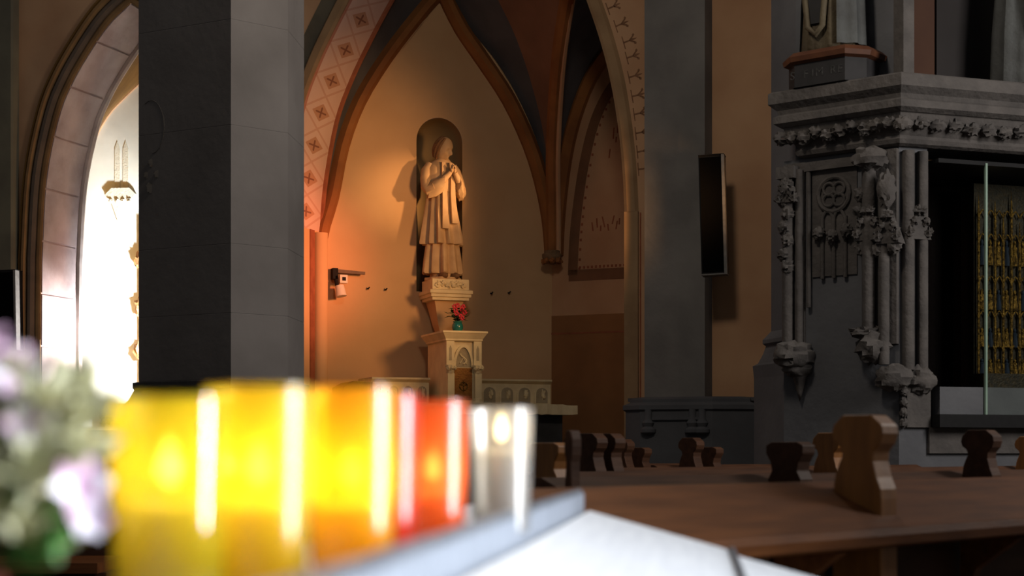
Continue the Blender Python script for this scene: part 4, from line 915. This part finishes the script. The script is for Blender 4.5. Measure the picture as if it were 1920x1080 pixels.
# ------------------------------------------------------------------ the two carved saints above the cornice (cut by the frame)
M_sw = mat('aged_polychrome_wood', (0.085, 0.068, 0.04), (0.05, 0.037, 0.022), 0.7, 6, 0.3, 30)
M_sb = mat('blue_grey_robe_paint', (0.065, 0.07, 0.07), (0.045, 0.047, 0.047), 0.7, 6, 0.3, 30)
M_sbase = mat('red_brown_statue_base', (0.085, 0.03, 0.012), (0.06, 0.02, 0.009), 0.6, 8)
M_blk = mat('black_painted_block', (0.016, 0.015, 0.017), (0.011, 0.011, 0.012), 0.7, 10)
def saint(label, p, rz, W, H, flip):
    t = thing('saint_statue', label, 'statue', p, rz, 'painted saints above the cornice')
    def fo(a, z): return math.sin(9*a + 0.6*math.sin(4*z)) + 0.5*math.sin(15*a + 1)
    ringloft([(0.0, 0, 0, W*0.46, W*0.36, 0.05), (0.02, 0, 0, W*0.5, W*0.38, 0.06), (H*0.3, 0, 0, W*0.45, W*0.36, 0.06), (H*0.55, 0, 0, W*0.4, W*0.3, 0.04), (H*0.75, 0, 0, W*0.46, W*0.28, 0.02), (H*0.82, 0, 0, W*0.28, W*0.2, 0), (H*0.86, 0, 0, W*0.12, W*0.12, 0), (H*0.88, 0, 0, W*0.11, W*0.11, 0)], 72, fo).build('robe', M_sw, t, smooth=True)
    # mantle: open shell around the sides and back with a rolled front edge
    n_ = 40; vs = []; rows_ = [0.02, 0.3*H, 0.55*H, 0.76*H, 0.83*H]; rad = [(0.56, 0.44), (0.53, 0.42), (0.47, 0.37), (0.50, 0.33), (0.30, 0.24)]
    for z, (rx, ry) in zip(rows_, rad):
        for i in range(n_+1):
            a = math.radians(-60 + 45*flip) + math.radians(255)*i/n_; f = 1 + 0.05*math.sin(11*a)
            vs.append((W*rx*f*math.cos(a), W*ry*f*math.sin(a), z))
    nn = n_+1; MB().add(vs, [(j*nn+i, j*nn+i+1, (j+1)*nn+i+1, (j+1)*nn+i) for j in range(4) for i in range(n_)]).build('mantle', M_sb, t, smooth=True)
    # swag of the mantle across the front
    MB().tube([(-W*0.30, -W*0.36, H*0.62), (-W*0.27, -W*0.42, H*0.3), (-W*0.20, -W*0.44, H*0.12), (-W*0.05, -W*0.45, H*0.075), (W*0.06, -W*0.44, H*0.12), (W*0.10, -W*0.43, H*0.3), (W*0.12, -W*0.36, H*0.62)], W*0.05, 10).build('mantle_hem', M_sw, t, smooth=True)
    MB().extr([(-W*0.22, H*0.14), (W*0.05, H*0.14), (W*0.08, H*0.6), (-W*0.25, H*0.6)], -W*0.41, -W*0.30).build('shadowed_tunic', M_blk, t)  # black slab, the shadow inside the mantle put into its colour
    head('head', M_sw, t, (0, -0.02, H*0.93), math.radians(8), 0, H*0.55)
    for s_ in (-1, 1):
        MB().tube([(s_*W*0.40, 0, H*0.76), (s_*W*0.50, -W*0.08, H*0.62), (s_*W*0.25, -W*0.42, H*0.64)], [W*0.12, W*0.11, W*0.06], 10).build('arm', M_sw, t, smooth=True)
        mb = MB(); mb.blob((s_*W*0.18, -W*0.46, H*0.65), W*0.07, 1, 0.1)
        for k in range(5): mb.tube([(s_*W*0.15, -W*0.48, H*(0.635 + 0.012*k)), (s_*W*0.06, -W*0.52, H*(0.64 + 0.012*k))], W*0.018, 6)
        mb.build('hand', M_sw, t, smooth=True)
    return t
zc = mz(133)
lang = math.atan2(-dl.y, -dl.x)
sp1 = Kc + Vector(LFp(0.60, 0.02)); 
f1 = Fr(*(Kc + Vector(LFp(0.0, 0.02))), math.degrees(lang)); xm = f1.hit(1560, 100)[0]; wd1 = f1.hit(1632, 100)[0] - f1.hit(1486, 100)[0]
bs = thing('inscribed_pedestal', 'black statue base with red-brown top moulding and worn white lettering', 'base', (*f1.w(xm, 0.0)[:2], zc + 0.001), lang)
hb = 0.17
pl = [(-wd1*0.46, -0.12), (-wd1*0.30, -0.22), (wd1*0.34, -0.22), (wd1*0.5, -0.08), (wd1*0.5, 0.12), (-wd1*0.46, 0.12)]
MB().prism(pl, 0.0, hb).build('block', M_blk, bs)
loft(pl, [(-0.0, hb), (-0.035, hb + 0.015), (-0.045, hb + 0.05), (-0.01, hb + 0.085), (0.04, hb + 0.10)], True).build('top_moulding', M_sbase, bs)
M_let = mat('worn_white_lettering', (0.05, 0.05, 0.05), (0.02, 0.02, 0.02), 0.8, 40, lo=0.4, hi=0.6)
for k, ch in enumerate('S FIM RE'):
    if ch == ' ': continue
    cu = bpy.data.curves.new('letter', 'FONT'); cu.body = ch; cu.size = 0.085; cu.extrude = 0.0015; cu.align_x = 'CENTER'
    to = bpy.data.objects.new('letter', cu); COL.objects.link(to); bpy.context.view_layer.update()
    me = bpy.data.meshes.new_from_object(to.evaluated_get(bpy.context.evaluated_depsgraph_get())); bpy.data.objects.remove(to)
    me.materials.append(M_let); to = bpy.data.objects.new('letter', me); COL.objects.link(to); to.parent = bs
    to.location = (-0.21 + 0.056*k, -0.2215, 0.06); to.rotation_euler = (math.radians(90), 0, 0)
saint('carved wooden saint in draped mantle standing on the lettered black base', (*f1.w(xm, 0.0)[:2], zc + hb + 0.103), lang, 0.46, 1.35, 0)
f2 = Fr(*(Kc + Vector(RFp(0.0, -0.02))), math.degrees(math.atan2(dr.y, dr.x))); xm2 = f2.hit(1925, 100)[0]
saint('carved wooden saint in pleated pale robe at the right edge of the cornice', (*f2.w(xm2, 0.0)[:2], zc - 0.004), f2.a, 0.50, 1.45, 1)

# ================================================================== pews
ANG = math.radians(47.8); U = Vector((math.cos(ANG), math.sin(ANG))); V = Vector((-U.y, U.x)); Q0 = Vector((0.453, 3.4))
def row_s(r, px, v=0.12):
    q = Q0 + V*(0.95*r + v); k = (px-960)/F; return (k*q.y - q.x)/(U.x - k*U.y)
zf, zt_ = 0.972, 1.077
HEADP = [(-0.070, 0.80), (0.070, 0.80), (0.070, 1.035), (0.060, 1.10), (0.050, 1.125), (0.040, 1.145), (0.046, 1.165), (0.066, 1.18), (0.072, 1.20), (0.066, 1.222), (0.040, 1.247), (-0.040, 1.247), (-0.070, 1.222), (-0.074, 1.20), (-0.066, 1.175), (-0.048, 1.155), (-0.046, 1.13), (-0.056, 1.09), (-0.068, 1.06), (-0.070, 1.035)]
HEADF = [(-0.066, 0.80), (0.066, 0.80), (0.066, 1.06), (0.050, 1.09), (0.056, 1.12), (0.074, 1.15), (0.074, 1.178), (0.05, 1.19), (-0.05, 1.19), (-0.074, 1.178), (-0.074, 1.15), (-0.056, 1.12), (-0.05, 1.09), (-0.066, 1.06)]
def pew(r, px0, px1, posts, label, wm, pm, vis_shelf=True):
    s0, s1 = row_s(r, px0), row_s(r, px1); q = Q0 + V*0.95*r + U*((s0+s1)/2); h = (s1-s0)/2
    t = thing('church_pew', label, 'pew', (q.x, q.y, 0), ANG, 'rows of oak pews')
    MB().extx([(0.0, zf - 0.052), (-0.012, zf - 0.045), (-0.016, zf - 0.022), (-0.010, zf - 0.004), (0.004, zf + 0.001), (0.238, zt_), (0.262, zt_), (0.262, zt_ - 0.045), (0.03, zf - 0.052)], -h, h).build('bookrest', wm, t)
    MB().box(-h, h, 0.215, 0.245, 0.16, zt_ - 0.05).build('back_panel', M_woodd, t)
    MB().box(-h, h, 0.262, 0.66, 0.42, 0.455).build('seat', M_woodd, t)
    MB().box(-h, h, -0.06, 0.10, 0.20, 0.23).build('kneeler', M_woodd, t)
    k = max(2, int(2*h/0.9))
    for i in range(k+1):
        x = -h + 0.04 + (2*h - 0.08)*i/k
        MB().extx([(0.02, zf - 0.06), (0.20, zf - 0.02), (0.20, 0.70), (0.15, 0.82)], x - 0.02, x + 0.02).build('bracket', wm, t)
        MB().box(x - 0.025, x + 0.025, 0.02, 0.60, 0.0, 0.42).build('leg', M_woodd, t)
    for px, kind in posts:
        x = row_s(r, px) - (s0+s1)/2
        kw = 0.22 if kind == 't' else 1.0; tk = 0.022 if kind == 't' else 0.042
        mb = MB().extx([(a*kw + 0.12, b - (0.03 if kind == 't' else 0)) for a, b in (HEADF if kind == 'f' else HEADP)], x - tk, x + tk)
        po = mb.build('post', pm, t)
        bv = po.modifiers.new('bevel', 'BEVEL'); bv.width = 0.004; bv.segments = 2; bv.limit_method = 'ANGLE'
    return t
pew(0, 985, 2300, [(1621, 'p')], 'nearest oak pew with sloping bookrest and scroll-topped honey post', M_wood, M_woodl)
pew(1, 1072, 2200, [(1074, 't'), (1482, 'f'), (1840, 'p')], 'dark pew second from the camera with flat-topped block post', M_woodd, M_woodd)
pew(2, 1030, 2000, [(1032, 'f'), (1556, 'p'), (1930, 'p')], 'third pew row whose pale block end stands left of dark post', M_woodd, M_woodl)  # honey oak puts the light on these posts into the colour
pew(3, 1100, 1750, [(1108, 'p'), (1142, 'p')], 'fourth dark pew row with paired posts before the altar', M_woodd, M_woodd)
pew(4, 1255, 1500, [(1296, 'p'), (1332, 'f')], 'small distant pew whose posts stand against wall pier base', M_woodd, M_woodd)
pew(5, 1120, 1330, [(1168, 'p'), (1200, 'f')], 'farthest pew row just left of the wall pier base', M_woodd, M_woodd)
# bench at lower left, behind the flowers
bx0, bx1 = (-60-960)/F*9.0, (236-960)/F*9.0
bn = thing('wooden_stall', 'dark wooden stall with brown seat seen low behind the flowers', 'bench', ((bx0+bx1)/2, 9.0, 0))
hw = (bx1-bx0)/2
MB().box(-hw, hw, 0.0, 0.05, 0.0, 1.24).build('back_panel', M_woodd, bn)
MB().box(-hw, hw, -0.62, 0.0, 0.52, 0.575).build('seat', M_wood, bn)
MB().box(-hw, hw, -0.03, 0.06, 1.24, 1.28).build('top_rail', M_woodd, bn)
for s_ in (-1, 1): MB().box(s_*hw - 0.03, s_*hw + 0.03, -0.55, 0.05, 0.0, 0.52).build('leg', M_woodd, bn)

# ================================================================== votive stand with candles
RD = Vector((0.113, 0.9936)).normalized(); RN = Vector((RD.y, -RD.x))     # along the row / to the right
ra = math.atan2(RD.y, RD.x) - math.pi/2
o0 = Vector((0.104, 2.4)); zt1 = 1.075; zr = 1.090
vst = thing('votive_stand', 'bright metal votive stand with tray, rail and sloping tiers at lower right', 'candle stand', (o0.x, o0.y, 0), ra)
Lr_ = 2.15
MB().box(-0.162, -0.012, -Lr_, 0.0, zt1 - 0.02, zt1 - 0.001).build('candle_tray', M_steel, vst)
MB().box(-0.012, 0.004, -Lr_, 0.0, zt1 - 0.03, zr).build('rail', mat('grey_rail_steel', (0.30, 0.33, 0.39), (0.22, 0.245, 0.29), 0.4, 6, metal=0.5, stretch=(1, 12, 1)), vst)
MB().tube([(-0.004, -Lr_, zr), (-0.004, 0.0, zr)], 0.007, 10).build('rail_lip', mat('dull_steel', (0.16, 0.175, 0.205), None, 0.4, 8, metal=0.6), vst, smooth=True)
for i in range(3):
    x0 = 0.012 + 0.214*i; za = zr - 0.026 - 0.064*i; 
    MB().extr([(x0, za), (x0 + 0.207, za - 0.057), (x0 + 0.207, za - 0.065), (x0, za - 0.008)], -Lr_, 0.0).build('sloping_tier', M_steel, vst)
    MB().tube([(x0 + 0.211, -Lr_, za - 0.060), (x0 + 0.211, 0.0, za - 0.060)], 0.007, 8).build('tier_seam', mat('dull_steel', (0,0,0)), vst, smooth=True)
MB().extr([(-0.162, zt1 - 0.02), (0.0, zt1 - 0.02), (0.0, zr - 0.03), (0.65, zr - 0.23), (0.65, 0.80), (-0.162, 0.80)], -0.012, 0.0).build('end_plate', M_steel, vst)
for x in (-0.145, 0.60):
    for y in (-Lr_ + 0.05, -0.05): MB().box(x - 0.015, x + 0.015, y - 0.015, y + 0.015, 0.0, 0.85).build('leg', MATS['dull_steel'], vst)

def cup_mat(name, col, tcol, dens=0.62, gloss=0.10):
    m = bpy.data.materials.new(name); m.use_nodes = True; nt = m.node_tree; N = nt.nodes; L = nt.links; N.clear()
    out_ = N.new('ShaderNodeOutputMaterial'); tl = N.new('ShaderNodeBsdfTranslucent'); tl.inputs[0].default_value = (*col, 1)
    df = N.new('ShaderNodeBsdfDiffuse'); df.inputs[0].default_value = (*[c*0.8 for c in col], 1)
    tp = N.new('ShaderNodeBsdfTransparent'); tp.inputs[0].default_value = (*tcol, 1)
    gs = N.new('ShaderNodeBsdfGlossy'); gs.inputs['Roughness'].default_value = gloss
    a = N.new('ShaderNodeMixShader'); a.inputs[0].default_value = 0.75; L.new(df.outputs[0], a.inputs[1]); L.new(tl.outputs[0], a.inputs[2])
    b = N.new('ShaderNodeMixShader'); b.inputs[0].default_value = dens; L.new(tp.outputs[0], b.inputs[1]); L.new(a.outputs[0], b.inputs[2])
    fr = N.new('ShaderNodeFresnel'); fr.inputs[0].default_value = 1.6
    c = N.new('ShaderNodeMixShader'); L.new(fr.outputs[0], c.inputs[0]); L.new(b.outputs[0], c.inputs[1]); L.new(gs.outputs[0], c.inputs[2])
    L.new(c.outputs[0], out_.inputs[0]); return m
M_flame = mat('candle_flame', (1, 0.8, 0.4), None, 0.5, emit=(1.0, 0.74, 0.30), estr=9)
M_wax = bpy.data.materials.new('white_wax'); M_wax.use_nodes = True
nt = M_wax.node_tree; nt.nodes.clear(); o_ = nt.nodes.new('ShaderNodeOutputMaterial'); m1 = nt.nodes.new('ShaderNodeMixShader'); m2 = nt.nodes.new('ShaderNodeMixShader')
d1 = nt.nodes.new('ShaderNodeBsdfDiffuse'); d2 = nt.nodes.new('ShaderNodeBsdfTranslucent'); d3 = nt.nodes.new('ShaderNodeBsdfTransparent')
d1.inputs[0].default_value = (0.85, 0.82, 0.76, 1); d2.inputs[0].default_value = (0.92, 0.88, 0.78, 1); d3.inputs[0].default_value = (0.95, 0.93, 0.88, 1)
m1.inputs[0].default_value = 0.6; m2.inputs[0].default_value = 0.35
nt.links.new(d1.outputs[0], m1.inputs[1]); nt.links.new(d2.outputs[0], m1.inputs[2]); nt.links.new(d3.outputs[0], m2.inputs[1]); nt.links.new(m1.outputs[0], m2.inputs[2]); nt.links.new(m2.outputs[0], o_.inputs[0])
CUPS = [  # px centre, D, radius, colour, see-through tint, wax height, lamp watts, label
    (318, 0.865, 0.0325, (0.95, 0.78, 0.03), (0.95, 0.86, 0.25), 0.05, 0.5, 'yellow votive candle in the nearest cup at left of the row'),
    (486, 0.90, 0.0300, (1.0, 0.72, 0.02), (1.0, 0.75, 0.12), 0.05, 0.75, 'golden yellow votive candle, second cup, flame burning high'),
    (660, 1.05, 0.0305, (1.0, 0.50, 0.01), (1.0, 0.55, 0.05), 0.045, 1.0, 'deep orange votive candle in the middle of the row'),
    (722, 1.18, 0.0260, (0.95, 0.06, 0.01), (0.9, 0.10, 0.04), 0.045, 0.7, 'red votive candle mostly hidden behind the deep orange cup'),
    (812, 1.33, 0.0290, (1.0, 0.17, 0.03), (1.0, 0.25, 0.08), 0.045, 0.7, 'red-orange votive candle, second cup from the right'),
    (940, 1.52, 0.0300, (0.88, 0.86, 0.86), (0.93, 0.92, 0.93), 0.080, 0.3, 'clear votive candle with white wax at the right end'),
]
for px, D, R, c, tc_, wh, wt, lab in CUPS:
    p = at(px, 900, D); H = 0.118 if D > 0.95 else (0.112 if D > 0.88 else 0.105)
    t = thing('votive_candle', lab, 'candle', (p.x, p.y, zt1), 0, 'votive candles on the stand')
    cm = cup_mat('cup_plastic', c, tc_, 0.62 if wh < 0.07 else 0.35, 0.10 if px < 400 else 0.26)
    MB().lathe([(0.0, 0.001), (R*0.86, 0.001), (R*0.89, 0.006), (R, H - 0.003), (R*0.99, H), (R*0.97, H - 0.002)], 40, cap=False).build('cup', cm, t, smooth=True)
    MB().lathe([(0.0, 0.003), (R*0.70, 0.003), (R*0.72, wh), (R*0.4, wh - 0.003), (0.0, wh - 0.004)], 28, cap=False).build('wax', M_wax, t, smooth=True)
    MB().tube([(0, 0, wh - 0.005), (0.001, 0, wh + 0.008)], 0.0012, 6).build('wick', M_black, t)
    MB().lathe([(0.0, 0.0), (0.0035, 0.004), (0.0048, 0.010), (0.0035, 0.018), (0.0, 0.028)], 10, (0, 0, wh + 0.006), False).build('flame', M_flame, t, smooth=True)
    ld = bpy.data.lights.new('flame_light', 'POINT'); ld.energy = wt; ld.color = (1.0, 0.80, 0.48); ld.shadow_soft_size = 0.006
    lo2 = bpy.data.objects.new('flame_light', ld); COL.objects.link(lo2); lo2.parent = t; lo2.location = (0, 0, wh + 0.018)

# ================================================================== bouquet at the left
M_leafp = mat('sage_leaf', (0.66, 0.64, 0.44), (0.48, 0.48, 0.31), 0.7, 30)
M_leafg = mat('green_leaf', (0.10, 0.26, 0.05), (0.05, 0.15, 0.03), 0.5, 30)
M_petal = mat('pale_pink_petal', (0.74, 0.58, 0.74), (0.74, 0.42, 0.60), 0.6, 25)
M_petalw = mat('white_petal', (0.80, 0.76, 0.86), (0.74, 0.70, 0.80), 0.6, 25)
bq = at(-190, 1000, 0.80); bz = 0.95
bouquet = thing('flower_bouquet', 'pot of pale pink flowers and sage foliage at the lower left corner', 'flowers', (bq.x, bq.y, bz))
pot = MB().lathe([(0.0, 0.0), (0.04, 0.0), (0.048, 0.08), (0.052, 0.135), (0.049, 0.14), (0.045, 0.13), (0.0, 0.125)], 28, cap=False).build('pot', mat('maroon_pot', (0.10, 0.025, 0.02), None, 0.4, 8), bouquet, smooth=True)
rg = random.Random(21)
def bp_(px, py, D): return at(px, py, D) - Vector((bq.x, bq.y, bz))
mb = MB(); stems = MB()
tips = [(20, 700, .80), (60, 760, .78), (110, 740, .82), (148, 715, .82), (165, 770, .82), (120, 800, .80), (150, 850, .82), (60, 850, .77), (100, 880, .80), (30, 900, .79), (70, 940, .80), (20, 980, .78), (50, 1010, .82), (-40, 760, .80), (-30, 850, .82), (150, 800, .82), (90, 820, .84), (5, 820, .82), (130, 770, .79), (40, 800, .83)]
for px, py, D in tips:
    tip = bp_(px, py, D); b = Vector((rg.uniform(-.02, .02), rg.uniform(-.02, .02), 0.12)) if px > 500 else Vector((0.02, 0, 0.12)); mid = b.lerp(tip, 0.5) + Vector((rg.uniform(-.015, .015), rg.uniform(-.015, .015), 0.02))
    P = [Vector(q) for q in smooth_path([tuple(b), tuple(mid), tuple(tip)], 6)]; stems.tube(P, 0.0012, 5)
    for k in range(4, len(P)):
        for j in range(5):
            a = rg.uniform(0, 6.28); d = ((P[k] - P[k-1]).normalized()*0.9 + Vector((math.cos(a), math.sin(a), rg.uniform(-.2, .4)))*0.8).normalized(); L = rg.uniform(0.014, 0.030); s_ = d.cross(Vector((rg.uniform(-1, 1), rg.uniform(-1, 1), 0.3))).normalized()*L*0.22
            c = P[k]; mb.add([c, c + d*L*0.5 + s_, c + d*L, c + d*L*0.5 - s_, c + d*L*0.5 + s_.cross(d)*0.4], [(0, 1, 4), (1, 2, 4), (2, 3, 4), (3, 0, 4)])
mb.build('sage_foliage', M_leafp, bouquet, kind='stuff'); stems.build('stems', M_leafg, bouquet)
def flower(px, py, D, R, face, sd, m1, m2):
    c = bp_(px, py, D); r2 = random.Random(sd); f = Vector(face).normalized(); a0 = f.cross(Vector((0, 0, 1))).normalized(); b0 = a0.cross(f)
    core = MB().blob(c - f*0.004, 0.006, sd, 0.1).build('flower', m1, bouquet, smooth=True)
    for k in range(6):
        a = k*1.047 + r2.uniform(-.2, .2); d = a0*math.cos(a) + b0*math.sin(a); s_ = f.cross(d).normalized(); vs = []
        n_ = 6
        for i in range(n_+1):
            t = i/n_; wdt = R*0.40*math.sin(math.pi*min(1, 0.12 + 0.86*t))**0.8; p = c + d*R*t + f*(R*0.55*math.sin(t*1.9)) 
            for q_ in (-1, -0.4, 0.4, 1): vs.append(p + s_*wdt*q_ + f*(R*0.12*abs(q_)))
        MB().add(vs, [(i*4 + j, i*4 + j + 1, i*4 + j + 5, i*4 + j + 4) for i in range(n_) for j in range(3)]).build('petal', m1 if k % 3 else m2, core, smooth=True)
    MB().tube([c - f*0.002, c - f*0.03 - Vector((0, 0, 0.02)), bp_(px*0.5 + 8, min(1040, py + 160), D)], 0.0018, 6).build('flower_stem', M_leafg, core)
flower(20, 705, 0.80, 0.015, (0.5, -0.8, 0.3), 1, M_petal, M_petalw)
flower(65, 765, 0.79, 0.012, (0.6, -0.7, 0.2), 2, M_petalw, M_petal)
flower(40, 790, 0.78, 0.010, (0.4, -0.9, -0.1), 3, M_petalw, M_petal)
flower(140, 920, 0.80, 0.016, (0.55, -0.75, 0.25), 4, M_petal, M_petalw)
flower(165, 965, 0.79, 0.011, (0.5, -0.8, -0.2), 5, M_petalw, M_petal)
flower(-10, 660, 0.80, 0.012, (0.3, -0.9, 0.2), 6, M_petal, M_petalw)
for px, py, dx, dz in [(55, 1045, .9, -.1), (25, 1040, .3, .2), (100, 970, .6, -.6), (20, 800, .2, .7), (95, 1000, .3, -.8), (10, 830, -.2, .6)]:
    c = bp_(px, py, 0.80); d = Vector((dx, -0.3, dz)).normalized(); s_ = d.cross(Vector((0, -1, 0.2))).normalized(); L = 0.018
    vs = []
    for i in range(6):
        t = i/5; wdt = L*0.38*math.sin(math.pi*(0.05 + 0.93*t))
        for q_ in (-1, 0, 1): vs.append(c + d*L*(2*t - 1)*0.9 + s_*wdt*q_ + Vector((0, -0.003*(1-abs(q_)), 0)))
    MB().add(vs, [(i*3 + j, i*3 + j + 1, i*3 + j + 4, i*3 + j + 3) for i in range(5) for j in range(2)]).build('leaf', M_leafg, bouquet, smooth=True)
tbl = thing('flower_table', 'small dark wooden table under the flower pot', 'table', (bq.x - 0.05, bq.y, 0))
MB().box(-0.10, 0.10, -0.10, 0.10, bz - 0.025, bz).build('table_top', M_woodd, tbl)
for a in (-1, 1):
    for b in (-1, 1): MB().box(a*0.08 - 0.012, a*0.08 + 0.012, b*0.08 - 0.012, b*0.08 + 0.012, 0.0, bz - 0.025).build('leg', M_woodd, tbl)
